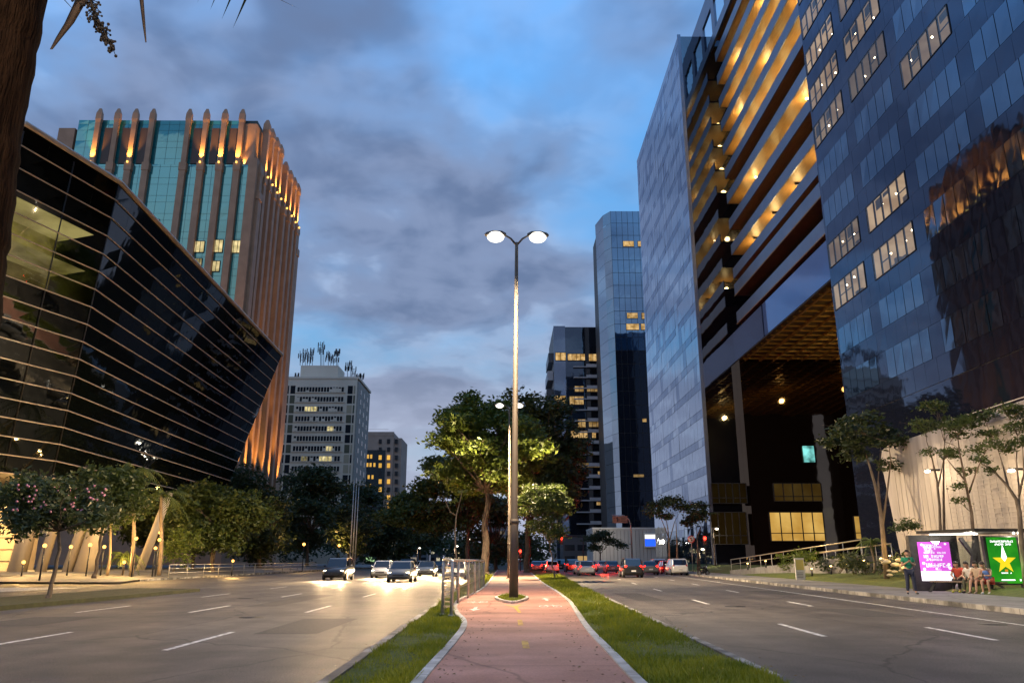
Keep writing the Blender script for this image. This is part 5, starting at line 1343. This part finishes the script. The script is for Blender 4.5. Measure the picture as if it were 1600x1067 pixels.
# motorbike by the kerb
t = thing('motorbike', 'black motorbike parked in front of the white tall car', 'motorbike', (0,0,0))
for x in (-.62,.62):
    b = MB(); b.tube([(x,-.05,.3),(x,-.03,.3),(x,.03,.3),(x,.05,.3)], [.27,.3,.3,.27], 18); w = b.build('wheel', TYRE, t)
    b = MB(); b.tube([(x,-.055,.3),(x,.055,.3)], .17, 12); b.build('rim', RIM, w)
b = MB(); b.tube([(-.62,0,.3),(-.1,0,.42),(.28,0,.5),(.42,0,.85)], [.05,.11,.10,.05], 8); b.ball((0,0,.45), .2, 10, 6, (1.3,.7,1)); b.build('frame', M_dark, t)
b = MB(); b.ball((.16,0,.80), .2, 10, 6, (1.3,.65,.7)); b.build('fuel_tank', BLACK, t)
b = MB(); b.ball((-.35,0,.78), .24, 10, 6, (1.6,.55,.35)); b.build('seat', TYRE, t)
b = MB(); b.tube([(.62,0,.3),(.42,0,.95)], .035, 6); b.tube([(.40,-.34,1.02),(.42,0,.97),(.40,.34,1.02)], .018, 6); b.build('handlebar', M_dark, t)
b = MB(); b.ball((.54,0,.86), .1, 8, 6); b.build('headlight', HL_OFF, t)
t.location = (aY(1105,890,79).x-.4, 79, 0); t.rotation_euler.z = UP-.9

# ------------------------------------------------------------------ signals, signs, poles
def signal(label, px, py, Y, lit='red', arm=0):
    p = aY(px,py,Y); t = thing('traffic_light', label, 'traffic light', (p.x+arm,Y,.1), 0, 'traffic lights at the far crossing')
    def bb(b,n,m,par=t): o = b.build(n,m); o.parent = par; return o
    b = MB(); b.tube([(0,0,-.1),(0,0,p.z+.3)], .07, 8)
    if arm: b.tube([(0,0,p.z+.2),(-arm,0,p.z+.45)], .05, 6)
    bb(b,'pole',M_dark)
    h = MB(); h.box(-arm-.2,-arm+.2,-.12,.12,p.z-.85,p.z+.3); hd = bb(h,'signal_head',M_dark)
    for k, c in enumerate(('red','amber','green')):
        g = MB(); g.tube([(-arm,-.125,p.z-.36*k),(-arm,-.17,p.z-.36*k)], .17 if c == lit else .13, 12)
        m = glow('signal_'+c+'_on', {'red':(1,.02,.01),'amber':(1,.5,0),'green':(0,1,.3)}[c], 16) if c == lit else mat('signal_'+c+'_off', {'red':(.08,.004,.004),'amber':(.08,.04,.004),'green':(.004,.05,.02)}[c], .3)
        bb(g, c+'_lamp', m, hd)
    if lit: light('POINT', 60, (1,.04,.02), None, (-arm,-.6,p.z), .15).parent = t
signal('traffic light glowing red over the red cars on a mast arm', 877, 842, 118, 'red', 3.2)
signal('traffic light glowing red at the median just right of the lamp pole', 813, 862, 108, 'red')
signal('traffic light glowing red before the dark foot of the long office tower', 1101, 842, 96, 'red')
# hanging direction board
p, q = aY(957,818,120), aY(980,807,120)
t = thing('direction_sign', 'brown direction board hanging from a curved arm over the right carriageway', 'road sign', (aY(988,880,120).x,120,.1))
ox = t.location.x
def lt(b, n, m, par=None): o = b.build(n, m); o.parent = par or t; return o
b = MB(); b.tube([(0,0,-.1),(0,0,q.z-1.4),(-.25,0,q.z-.5),(-1.0,0,q.z+.1),(p.x-ox,0,q.z+.15)], [.12,.09,.08,.07,.06], 8); lt(b, 'post', M_steel)
b = MB(); b.box(p.x-ox,q.x-ox,-.12,-.06,p.z,q.z); bd = lt(b, 'board', mat('brown_board', (.30,.20,.12), .6))
b = MB(); w = q.x-p.x; h = q.z-p.z
for x0, x1, z0, z1 in ((.30,.38,.2,.85),(.38,.50,.42,.52),(.24,.30,.66,.76),(.56,.92,.70,.78),(.56,.86,.48,.55),(.56,.90,.25,.32),(.08,.14,.6,.7),(.08,.14,.3,.4)): b.box(p.x-ox+w*x0,p.x-ox+w*x1,-.135,-.121,p.z+h*z0,p.z+h*z1)
lt(b, 'markings', mat('board_marks', (.07,.045,.03), .6), bd)
# no-entry style roundel
p = aY(1080,844,94); t = thing('road_sign', 'round prohibition sign with a red ring on a post before the glass corner', 'road sign', (p.x,94,.14))
b = MB(); b.tube([(0,0,-.1),(0,0,p.z+.3)], .04, 6); lt(b, 'post', M_steel)
b = MB(); b.tube([(0,-.05,p.z),(0,-.07,p.z)], .42, 20); f = lt(b, 'plate', mat('white_paint'))
b = MB(); b2 = MB(); n = 20
for k in range(n):
    a0, a1 = 6.2832*k/n, 6.2832*(k+1)/n; b.add([(.42*math.cos(a0),-.075,p.z+.42*math.sin(a0)),(.33*math.cos(a0),-.075,p.z+.33*math.sin(a0)),(.33*math.cos(a1),-.075,p.z+.33*math.sin(a1)),(.42*math.cos(a1),-.075,p.z+.42*math.sin(a1))], [(3,2,1,0)])
b.bar((-.24,-.076,p.z+.24),(.24,-.076,p.z-.24), .004, .07); lt(b, 'red_ring', mat('sign_red', (.5,.03,.02), .5), f)
b = MB(); b.box(-.06,.06,-.074,-.0725,p.z-.2,p.z+.2); b.box(-.15,-.07,-.074,-.0725,p.z+.02,p.z+.2); lt(b, 'symbol', M_dark, f)
# white notice panel by the kerb
p, q = aZ(1243,893,.14), aY(1255,870,aZ(1243,893,.14).y)
t = thing('notice_board', 'narrow pale notice board on the pavement at the foot of the garden ramp', 'sign', (p.x,p.y if p.y < 60 else 58,.14))
Yn = 58; p = aY(1243,893,Yn); q = aY(1255,870,Yn); t.location = (p.x,Yn,.14); w = q.x-p.x; h = q.z-.2
b = MB(); b.box(0,w,-.05,.05,0,h); f = lt(b, 'panel', mat('notice_white', (.55,.54,.5), .5))
b = MB(); b.box(.05,w-.05,-.06,-.051,h*.45,h*.92); lt(b, 'poster', mat('notice_yellow', (.5,.42,.12), .5), f)
b = MB()
for k in range(4): b.box(.08,w-.14,-.058,-.052,h*(.1+.07*k),h*(.13+.07*k))
lt(b, 'lines', mat('notice_ink', (.15,.15,.15), .6), f)
# flagpoles
for px, top in ((547,752),(551,760),(555,762)):
    a = aY(px,870,118); c = aY(px,top,118)
    t = thing('flagpole', {547:'tallest white flagpole of the three beside the pale block, leftmost',551:'middle one of three white flagpoles beside the pale block',555:'white flagpole nearest the avenue of the three'}[px], 'flagpole', (a.x,118,.1), 0, 'white flagpoles')
    b = MB(); b.tube([(0,0,-.1),(0,0,c.z)], [.09,.05], 8); lt(b, 'pole', mat('white_paint')); b = MB(); b.ball((0,0,c.z+.05), .1, 8, 6); lt(b, 'finial', M_steel)
# left pedestrian barrier
t = thing('barrier', 'low grey tube barrier along the left kerb of the far carriageway', 'barrier', (-26,90,.1))
b = MB()
for k in range(15): y = 66+k*4; x = -27.3-.02*(y-60); b.tube([(x,y,.1),(x,y,1.15)], .035, 6)
b.build('posts', M_steel, t)
b = MB()
for z in (.5,.85,1.15): b.tube([(-27.4,66,z),(-28.6,122,z)], .03, 6)
b.build('rails', M_steel, t)
# ramp with lit handrail on the right
t = thing('ramp_handrail', 'long steel handrail climbing the garden ramp toward the office tower', 'handrail', (24,66,.5))
P0, P1 = aX(1142,874,23.0), aX(1345,843,24.5)
b = MB(); b.tube([P0,P1], .045, 8); b.tube([P0-Vector((0,0,.45)),P1-Vector((0,0,.45))], .03, 6); b.build('rails', mat('warm_steel', (.45,.36,.22), .4, .6), t)
b = MB()
for k in range(11): s = k/10; q = P0.lerp(P1,s); b.tube([(q.x,q.y,.3),q], .03, 6)
b.build('posts', M_steel, t)
b = MB(); b.add([(P0.x-.2,P0.y,P0.z-1.05),(P0.x+1.6,P0.y,P0.z-1.05),(P1.x+1.6,P1.y,P1.z-1.05),(P1.x-.2,P1.y,P1.z-1.05),(P0.x-.2,P0.y,.1),(P0.x+1.6,P0.y,.1),(P1.x+1.6,P1.y,.1),(P1.x-.2,P1.y,.1)], [(3,2,1,0),(0,1,5,4),(0,4,7,3),(1,2,6,5),(2,3,7,6)]); b.build('ramp', M_pave, t)
t = thing('ramp_handrail', 'shorter upper handrail with a lit strip beside the pavilion end', 'handrail', (24,50,.5))
P0, P1 = aX(1240,869,24.2), aX(1392,849,24.2)
b = MB(); b.tube([P0,P1], .04, 8); b.build('rail', mat('warm_steel'), t)
b = MB()
for k in range(9): s = k/8; q = P0.lerp(P1,s); b.tube([(q.x,q.y,.5),q], .025, 6)
b.build('posts', M_steel, t)
for i, (px, py, Y) in enumerate(((1168,880,66),(1196,876,63),(1268,888,58),(1298,884,52),(1322,882,50),(1349,875,48),(1376,872,46),(1390,868,46))):
    p = aY(px,py,Y); 
    t = thing('ground_light', 'small amber ground light glowing among the shrubs of the garden bank', 'light', (p.x,Y,p.z-.1), 0, 'amber ground lights on the garden bank')
    b = MB(); b.tube([(0,0,-.4),(0,0,.05)], .06, 8); lt(b, 'spike', M_dark); b = MB(); b.ball((0,-.02,.1), .055, 8, 6, (1.3,1,.6)); lt(b, 'lens', glow('ground_light_lens', (1,.66,.2), 12))
    light('POINT', 45, (1,.62,.18), None, (0,-.1,.45), .1).parent = t
t = thing('lit_stone', 'glowing pile of pale stones at the left foot of the ribbed pavilion', 'stones', (0,0,0))
p = aY(1392,880,46); b = MB(); rn = random.Random(1)
for k in range(14): b.ball((rn.uniform(-.7,.7),rn.uniform(-.3,.3),.15+rn.random()*.9), rn.uniform(.12,.25), 7, 5, (1.3,1,.6))
b.build('stones', mat('pale_stone', (.45,.38,.26), .8, col2=(.55,.48,.34), nscale=4), t); light('POINT', 35, (1,.66,.22), t, (0,-.9,.9), .1); t.location = (p.x,45.5,.5)

# ------------------------------------------------------------------ bus shelter
SX, SY, SZ = 19.2, 34.6, .14
t = thing('bus_shelter', 'dark steel bus shelter with a flat roof and slanted struts on the right pavement', 'bus shelter', (20.5,SY,SZ))
a, c = aY(1446,834,35.2), aY(1588,833,33.6)
rz0 = 2.62
b = MB(); b.add([(18.6,36.0,rz0),(21.9,36.4,rz0),(22.6,33.4,rz0),(19.5,33.0,rz0),(18.6,36.0,rz0+.13),(21.9,36.4,rz0+.13),(22.6,33.4,rz0+.13),(19.5,33.0,rz0+.13)], [(3,2,1,0),(4,5,6,7),(0,1,5,4),(1,2,6,5),(2,3,7,6),(3,0,4,7)]); b.build('roof', M_dark, t)
b = MB(); b.bar((19.0,35.6,rz0-.03),(20.9,35.2,rz0-.03), .14, .04); b.build('light_strip', glow('strip_lamp', (1,.93,.8), 6), t)
b = MB()
for x, y in ((21.35,33.35),(21.55,33.35),(20.35,34.5)): b.ball((x,y,rz0-.04), .05, 8, 5)
b.build('downlights', glow('strip_lamp'), t)
light('POINT', 130, (1,.88,.70), t, (20.2,34.6,2.35), .15); light('POINT', 60, (1,.88,.70), t, (21.3,33.4,2.35), .1)
P = lambda px, py, Y: aY(px, py, Y)
for q in (((1519,890),(1524,836)),((1530,880),(1524,836)),((1500,840),(1524,872)),((1545,885),(1562,855))):
    b = MB(); b.bar(P(*q[0],35.6), P(*q[1],35.6), .16, .16); b.build('strut', M_dark, t)
b = MB(); b.bar((P(1521,890,35.6)), (P(1521,926,35.6).x,35.6,.14), .18, .18); b.build('column', M_dark, t)
b = MB(); b.box(19.2,21.9,36.0,36.04,.5,2.3); b.build('back_glass', pane_glass('shelter_glass', (.8,.85,.85), .08), t)
be = thing('bench', 'dark steel bench with slanted legs inside the bus shelter', 'bench', (20,33.9,SZ))
b = MB(); b.add([(18.55,35.3,.56),(18.95,35.55,.56),(20.75,33.35,.56),(20.35,33.1,.56),(18.55,35.3,.62),(18.95,35.55,.62),(20.75,33.35,.62),(20.35,33.1,.62)], [(3,2,1,0),(4,5,6,7),(0,1,5,4),(1,2,6,5),(2,3,7,6),(3,0,4,7)]); b.build('seat', mat('bench_slats', (.16,.11,.07), .6), be)
for (xa,ya),(xb,yb) in (((20.35,33.45),(20.75,33.1)),((18.8,35.3),(18.6,35.5))):
    b = MB(); b.bar((xa,ya,.57),(xb,yb,.12), .12, .1); b.build('leg', M_palebark if xa > 20 else M_dark, be)
def glyph_row(b, x0, x1, z0, z1, n, seed, Y, mir=1):
    rn = random.Random(seed); w = (x1-x0)/n
    for k in range(n):
        if rn.random() < .08: continue
        a = x0+w*k+w*.1; c = x0+w*(k+1)-w*.12; th = (z1-z0)*.2
        for s in rn.sample(range(5), 3):
            q = [(a,a+w*.24,z0,z1),(c-w*.24,c,z0,z1),(a,c,z0,z0+th),(a,c,z1-th,z1),(a,c,(z0+z1)/2-th/2,(z0+z1)/2+th/2)][s]
            b.add([(q[0],Y,q[2]),(q[1],Y,q[2]),(q[1],Y,q[3]),(q[0],Y,q[3])], [(0,1,2,3)])
# pink screen
t = thing('advertising_panel', 'black advertising cabinet with a bright pink and white screen at the shelter', 'advertising panel', (19.4,36.4,SZ))
q0, q1 = aY(1431,926,36.4), aY(1494,836,36.4)
b = MB(); b.box(q0.x,q1.x,36.4,36.62,.1,q1.z); b.build('cabinet', M_dark, t)
s0, s1 = aY(1441,907,36.37), aY(1482.5,846.5,36.37); w = s1.x-s0.x; h = s1.z-s0.z
b = MB(); b.add([(s0.x,36.37,s0.z),(s1.x,36.37,s0.z),(s1.x,36.37,s1.z),(s0.x,36.37,s1.z)], [(0,1,2,3)]); sc = b.build('screen', glow('pink_screen', (.95,.13,.85), 1.5), t)
b = MB(); X = lambda u: s0.x+w*u; Z = lambda v: s0.z+h*v; Yy = 36.365
b.add([(X(0),Yy,Z(0)),(X(1),Yy,Z(0)),(X(1),Yy,Z(.25)),(X(0),Yy,Z(.25))], [(0,1,2,3)])
for v, x0, x1, n, hh in ((.93,.16,.62,8,.035),(.885,.16,.75,9,.035),(.84,.18,.55,6,.035),(.785,.18,.46,4,.04),(.735,.16,.86,10,.035),(.655,.14,.86,9,.065),(.565,.2,.8,7,.05),(.44,.18,.9,7,.09)): glyph_row(b, X(x0), X(x1), Z(v-hh), Z(v+.01), n, int(v*1000), Yy)
for u, v, r in ((.13,.93,.045),(.87,.95,.04),(.12,.45,.05),(.9,.42,.05),(.5,.31,.04),(.92,.33,.06),(.12,.3,.05)):
    b.add([(X(u+r*math.cos(k*.785)),Yy,Z(v+r*.75*math.sin(k*.785))) for k in range(8)], [tuple(range(8))])
b.build('screen_print', glow('white_screen', (1,.97,1), 2.0), sc)
light('POINT', 45, (1,.55,.95), t, ((s0.x+s1.x)/2,36.0,1.0), .4)
# green screen
t = thing('advertising_panel', 'green lit advertising panel with a yellow star at the near end of the shelter', 'advertising panel', (21,33.5,SZ))
Yg = 33.5; q0, q1 = aY(1547,913,Yg), aY(1591,837,Yg)
b = MB(); b.box(q0.x,q1.x,Yg,Yg+.18,q0.z,q1.z); cb_ = b.build('cabinet', M_dark, t)
b = MB(); b.box(q0.x+.05,q0.x+.15,Yg+.03,Yg+.14,.1,q0.z-.002); b.box(q1.x-.15,q1.x-.05,Yg+.03,Yg+.14,.1,q0.z-.002); b.build('legs', M_dark, t)
s0, s1 = aY(1551.5,911,Yg-.03), aY(1587,839,Yg-.03); w = s1.x-s0.x; h = s1.z-s0.z; Yy = Yg-.035
b = MB(); b.add([(s0.x,Yg-.03,s0.z),(s1.x,Yg-.03,s0.z),(s1.x,Yg-.03,s1.z),(s0.x,Yg-.03,s1.z)], [(0,1,2,3)]); sc = b.build('screen', glow('green_screen', (.015,.23,.015), 1, (.05,.42,.02), 1.1), t)
b = MB()
for v, x0, x1, n in ((.91,.12,.88,15),(.845,.2,.8,12)): glyph_row(b, X(x0), X(x1), Z(v-.022), Z(v+.022), n, int(v*1000), Yy)
glyph_row(b, X(.33), X(.67), Z(.21), Z(.24), 6, 77, Yy)
b.add([(X(.3),Yy,Z(.06)),(X(.75),Yy,Z(.06)),(X(.75),Yy,Z(.085)),(X(.3),Yy,Z(.085))], [(0,1,2,3)])
b.add([(X(.9),Yy,Z(.05)),(X(.95),Yy,Z(.05)),(X(.95),Yy,Z(.09)),(X(.9),Yy,Z(.09))], [(0,1,2,3)])
cx, cz = X(.5), Z(.47)
st = [(cx+(.40 if k % 2 == 0 else .16)*w*math.sin(k*math.pi/5), cz+(.40 if k % 2 == 0 else .16)*w*(1.35 if k == 0 else 1)*math.cos(k*math.pi/5)) for k in range(10)]
b.add([(cx,Yy,cz+.3*0)]+[(x,Yy,z) for x,z in (st[9],st[0],st[1])], [(0,3,2,1)])
b.build('white_print', glow('white_screen'), sc)
b = MB(); b.add([(cx,Yy-.001,cz)]+[(x,Yy-.001,z) for x,z in st[1:]], [(0,i+1,i) for i in range(1,9)]); b.build('star', glow('star_yellow', (.95,.72,.02), 1.1), sc)
b = MB(); b.add([(X(.46),Yy-.002,Z(.255)),(X(.56),Yy-.002,Z(.255)),(X(.56),Yy-.002,Z(.30)),(X(.46),Yy-.002,Z(.30))], [(0,1,2,3)]); b.build('emblem', glow('emblem_orange', (.8,.3,.02), 1), sc)
light('POINT', 22, (.4,1,.35), t, ((s0.x+s1.x)/2,Yg-.5,1.2), .3)

# ------------------------------------------------------------------ people
def skin(name, chains, m, parent, sub=1):
    # chains: lists of (point, radius); points that coincide are one joint
    vs = []; rs = []; es = []; idx = {}
    def vid(p, r):
        k = tuple(round(x,4) for x in p)
        if k not in idx: idx[k] = len(vs); vs.append(k); rs.append(r)
        return idx[k]
    for ch in chains:
        ids = [vid(p, r) for p, r in ch]
        es += [(a, b) for a, b in zip(ids, ids[1:]) if a != b]
    me = bpy.data.meshes.new(name); me.from_pydata(vs, es, []); me.materials.append(m); me.update()
    o = bpy.data.objects.new(name, me); COL.objects.link(o); o.parent = parent
    o.modifiers.new('skin', 'SKIN').use_smooth_shade = True
    if not me.skin_vertices: me.attributes.new
    for v, r in zip(me.skin_vertices[0].data, rs): v.radius = (r, r) if not isinstance(r, tuple) else r
    me.skin_vertices[0].data[0].use_root = True
    sm = o.modifiers.new('subdivision', 'SUBSURF'); sm.levels = sm.render_levels = sub
    return o
V = Vector
SKIN_A = mat('skin_tan', (.42,.24,.15), .55, col2=(.46,.27,.18), nscale=9); HAIR = mat('dark_hair', (.015,.01,.008), .6)
def person(label, loc, rz, J, shirt, trousers, shoe, skin_m=None, short_legs=False, sleeves=True, hair=None, group=None, held=None, hat=None):
    sm = skin_m or SKIN_A
    t = thing('person', label, 'person', (0,0,0), 0, group)
    pel, chest, neck, head = V(J['pelvis']), V(J['chest']), V(J['neck']), V(J['head'])
    up = (head-neck).normalized(); fw = V(J.get('face', (0,-1,0))); fw = (fw-up*fw.dot(up)).normalized(); sd = fw.cross(up)
    ch = [[(pel,.13),((pel+chest)/2,.125),(chest,.14),(neck-up*.02,.06),(neck+up*.03,.052),(head-up*.03,.082),(head+up*.05,.088),(head+up*.10,.055)],
          [(head-up*.03,.082),(head-up*.085+fw*.035,.05)],                     # jaw
          [(head-up*.03,.082),(head-up*.02+fw*.085,.02),(head-up*.028+fw*.112,.012)]]   # nose
    for s in (-1,1):
        ch.append([(head-up*.03,.082),(head-up*.02+sd*s*.088,.016),(head+up*.01+sd*s*.098,.014)])   # ears
    for s, n in ((-1,'l'),(1,'r')):
        sh, el, wr = V(J['sh'+n]), V(J['el'+n]), V(J['wr'+n]); d = (wr-el).normalized(); pm = wr + d*.075
        ch.append([(chest,.14),(sh,.062),(sh.lerp(el,.5),.05),(el,.042),(el.lerp(wr,.45),.040),(wr,.028),(pm,.034)])
        ax = V(J.get('palm', (0,-.4,-1))); lat = d.cross(ax).normalized(); cu = (ax - d*ax.dot(d)).normalized()
        for k, (o_, L) in enumerate(((-.030,.072),(-.010,.082),(.010,.076),(.028,.060))):
            b0 = pm + lat*o_ + d*.01; b1 = b0 + (d*.8+cu*.45).normalized()*L*.5; b2 = b1 + (d*.35+cu*.9).normalized()*L*.5
            ch.append([(pm,.034),(b0+d*.012,.0095),(b1,.009),(b2,.007)])
        th = wr + d*.03 + lat*(-s)*.03; ch.append([(pm,.034),(th+d*.02+lat*(-s)*.012,.011),(th+d*.055+cu*.02,.009)])
        hp, kn, an, toe = V(J['hip'+n]), V(J['kn'+n]), V(J['an'+n]), V(J['toe'+n])
        ch.append([(pel,.13),(hp,.095),(hp.lerp(kn,.5),.080),(kn,.058),(kn.lerp(an,.35),.056),(an,.038),(an.lerp(toe,.5)-V((0,0,.03)),.034),(toe,.028)])
    skin('body', ch, sm, t, 1)
    sc_ = [[(pel+(chest-pel)*.0,.155),((pel+chest)/2,.145),(chest,.158),(neck-(neck-chest)*.25,.085)]]
    if sleeves:
        for n in 'lr': sh, el = V(J['sh'+n]), V(J['el'+n]); sc_.append([(chest,.158),(sh,.080),(sh.lerp(el,.55),.070)])
    skin('shirt', sc_, shirt, t, 2)
    tc_ = []
    for n in 'lr':
        hp, kn, an = V(J['hip'+n]), V(J['kn'+n]), V(J['an'+n]); q = [(pel,.150),(hp,.112),(hp.lerp(kn,.5),.095)]
        q += [(hp.lerp(kn,.75),.09)] if short_legs else [(kn,.074),(kn.lerp(an,.5),.068),(kn.lerp(an,.93),.058)]
        tc_.append(q)
    skin('shorts' if short_legs else 'trousers', tc_, trousers, t, 2)
    for n in 'lr':
        an, toe = V(J['an'+n]), V(J['toe'+n])
        skin('shoe', [[(an-V((0,0,.02)),.048),(an.lerp(toe,.45)-V((0,0,.035)),.046),(toe,.042),(toe+(toe-an).normalized()*.04,.028)]], shoe, t, 1)
    b = MB(); n = 12
    c = head + up*.045 - fw*.018
    ring_ = []
    for i in range(6):
        th = math.pi*.62*i/5
        for k in range(n):
            a = 6.2832*k/n; p = c + up*math.cos(th)*.118 + (fw*math.cos(a)+sd*math.sin(a))*math.sin(th)*.106
            if math.cos(a) > .3 and i > 2: p += up*.05*(i-2)/3*1.6 - fw*.01
            ring_.append(p)
    b.add(ring_, [(i*n+k,(i+1)*n+k,(i+1)*n+(k+1)%n,i*n+(k+1)%n) for i in range(5) for k in range(n)], True)
    o = b.build('hair', hair or HAIR); o.parent = t
    if held is not None:
        p = (V(J['wrl'])+V(J['wrr']))/2 + V(held); b = MB(); b.box(p.x-.036,p.x+.036,p.y-.006,p.y+.006,p.z-.07,p.z+.07); o = b.build('phone', M_dark)
        tag(o, 'small dark phone in the hands of ' + ('the standing man' if 'green' in label else 'the woman in the blue top'), 'phone'); o.location = loc; o.rotation_euler.z = rz
    t.location = loc; t.rotation_euler.z = rz
    return t
STAND = dict(pelvis=(0,0,.95), chest=(0,.01,1.30), neck=(0,-.01,1.49), head=(0,-.04,1.60), face=(-.1,-1,-.25),
    shl=(-.185,.02,1.40), ell=(-.25,-.02,1.12), wrl=(-.07,-.24,1.26), shr=(.185,.02,1.40), elr=(.25,-.02,1.12), wrr=(.06,-.25,1.25), palm=(0,-.5,.8),
    hipl=(-.095,0,.90), knl=(-.12,-.02,.49), anl=(-.14,.02,.09), toel=(-.17,-.13,.045), hipr=(.095,0,.90), knr=(.13,-.03,.49), anr=(.16,.0,.09), toer=(.20,-.14,.045))
p = aZ(1425,928,.14)
person('standing man in a green T-shirt and dark jeans looking at his phone by the kerb', (p.x,p.y,.14), R_(-14), STAND, mat('green_cotton', (.012,.20,.10), .85, col2=(.015,.24,.125), nscale=12), mat('dark_jeans', (.02,.025,.05), .9, col2=(.03,.036,.065), nscale=20), M_dark, held=(0,-.07,.10))
def seated(lean=.1, hands='knees', feet=(.0,.0), spread=.11):
    ch = V((0,-lean*.8,.86)); nk = V((0,-lean*1.35,1.04)); hd = V((0,-lean*1.7-.03,1.15))
    J = dict(pelvis=(0,0,.53), chest=ch, neck=nk, head=hd, face=(0,-1,-.5 if lean > .15 else -.1), palm=(0,-.2,-1))
    for s, n, f in ((-1,'l',feet[0]),(1,'r',feet[1])):
        J['sh'+n] = (s*.18, ch.y+.02, .97)
        J['hip'+n] = (s*.095,-.02,.53); J['kn'+n] = (s*spread,-.44,.52); J['an'+n] = (s*spread,-.42-f,.09); J['toe'+n] = (s*spread*1.1,-.57-f,.045)
        if hands == 'knees': J['el'+n] = (s*.25,-.16-lean*.5,.72); J['wr'+n] = (s*.12,-.36,.63)
        else: J['el'+n] = (s*.22,-.20-lean*.5,.72); J['wr'+n] = (s*.045,-.38-lean*.2,.74)
    return J
Wc = lambda n, c: mat(n, c, .85, col2=tuple(x*1.2 for x in c), nscale=12)
WSH = Wc('white_canvas', (.6,.6,.58))
for px, Y, ang, J, lab, sh, tr, so, kw in (
    (1545, 33.25, -52, seated(.22,'phone',(.02,-.05)), 'seated woman in a blue tank top and red shorts bent over her phone', Wc('blue_top', (.10,.20,.48)), Wc('red_shorts', (.42,.03,.03)), WSH, dict(short_legs=True, sleeves=False, held=(0,-.07,.02))),
    (1530, 33.8, -60, seated(.08,'knees',(.18,.10)), 'seated man in a beige shirt with his legs stretched out beside the woman in blue', Wc('beige_shirt', (.42,.32,.22)), Wc('tan_shorts', (.30,.22,.14)), Wc('tan_shoes', (.32,.25,.17)), dict(short_legs=True)),
    (1519, 34.35, -60, seated(.16,'knees',(.05,.0)), 'seated person in a white shirt leaning forward on the bench', Wc('white_shirt', (.62,.58,.52)), Wc('olive_trousers', (.07,.07,.04)), Wc('dark_shoes', (.03,.03,.03)), {}),
    (1500, 35.05, -50, seated(.12,'knees',(.10,.02)), 'seated person in a red shirt with yellow green shoes next to the pink screen', Wc('red_shirt', (.36,.05,.03)), Wc('black_trousers', (.02,.02,.022)), Wc('lime_shoes', (.42,.45,.06)), {})):
    q = aY(px, 905, Y); person(lab, (q.x, Y, .14), R_(ang), J, sh, tr, so, group='people waiting at the bus shelter', **kw)
# a bag on the ground
t = thing('bag', 'grey bag standing on the pavement in front of the seated people', 'bag', (0,0,0))
b = MB(); b.ball((0,0,.17), .2, 10, 7, (.9,.55,.95)); b.build('body', Wc('grey_bag', (.13,.13,.14)), t)
b = MB(); b.tube([(-.1,0,.33),(-.07,0,.45),(.07,0,.45),(.1,0,.33)], .012, 6); b.build('handle', M_dark, t); q = aZ(1500,924,.14); t.location = (q.x,q.y,.14)

# ------------------------------------------------------------------ far end of the avenue
b = MB(); rn = random.Random(77)
cl = [((rn.uniform(-190,-12), rn.uniform(215,300), rn.uniform(2,9)), rn.uniform(3,5)) for _ in range(90)]+[((rn.uniform(-14,12), rn.uniform(225,250), rn.uniform(1.5,7)), rn.uniform(2.5,4)) for _ in range(24)]
leaf_mesh(b, cl, 30000, .6, rn, .7); stuff(b.build('distant_trees', LEAVES['dark']))
FW = [mat('far_wall_%d' % k, c, .8, col2=tuple(x*1.15 for x in c), nscale=.2) for k, c in enumerate(((.16,.15,.16),(.10,.09,.09),(.22,.20,.20)))]
for i, (px0, px1, pyt, Y, lab) in enumerate(((622,640,800,360,'small dark far building left of the avenue end'),(672,690,822,340,'pale far building glimpsed under the umbrella shaped tree'),(694,722,846,330,'low far shop front glowing behind the sapling'),(570,606,845,300,'low far glass pavilion with greenish light at the left kerb'),(880,920,838,230,'low dark far building under the balcony block with a few lamps'),(760,800,820,380,'far dark building behind the lamp pole'),(640,668,838,320,'far grey block behind the oncoming cars'))):
    a, c = aY(px0,876,Y), aY(px1,pyt,Y)
    t = thing('far_building', lab, 'building', (a.x,Y,0))
    MB().box(a.x,c.x,Y,Y+12,0,c.z).build('wall', FW[i%3], t)
    MB().box(a.x-.2,c.x+.2,Y-.2,Y+12.2,c.z,c.z+.5).build('roof_edge', M_dark, t)
    k = 0; n = max(2, int((c.x-a.x)/3)); w = (c.x-a.x)/n
    for z in [1.2+3.1*j for j in range(int((c.z-2)/3.1)+1)]:
        for j in range(n):
            on = rn.random() < (.75 if i in (2,3) else .4)
            if z+1.7 > c.z: continue
            MB().box(a.x+w*j+.4,a.x+w*(j+1)-.4,Y-.08,Y-.005,z,z+1.6).build('window', glow('far_lit_%d' % i, ((.9,.62,.28),(.9,.8,.55),(1,.8,.4),(.45,.75,.35),(.8,.5,.2),(.5,.4,.25),(.7,.6,.5))[i], (.5,.6,1.1,.9,.6,.3,.4)[i]) if on else WD, t)
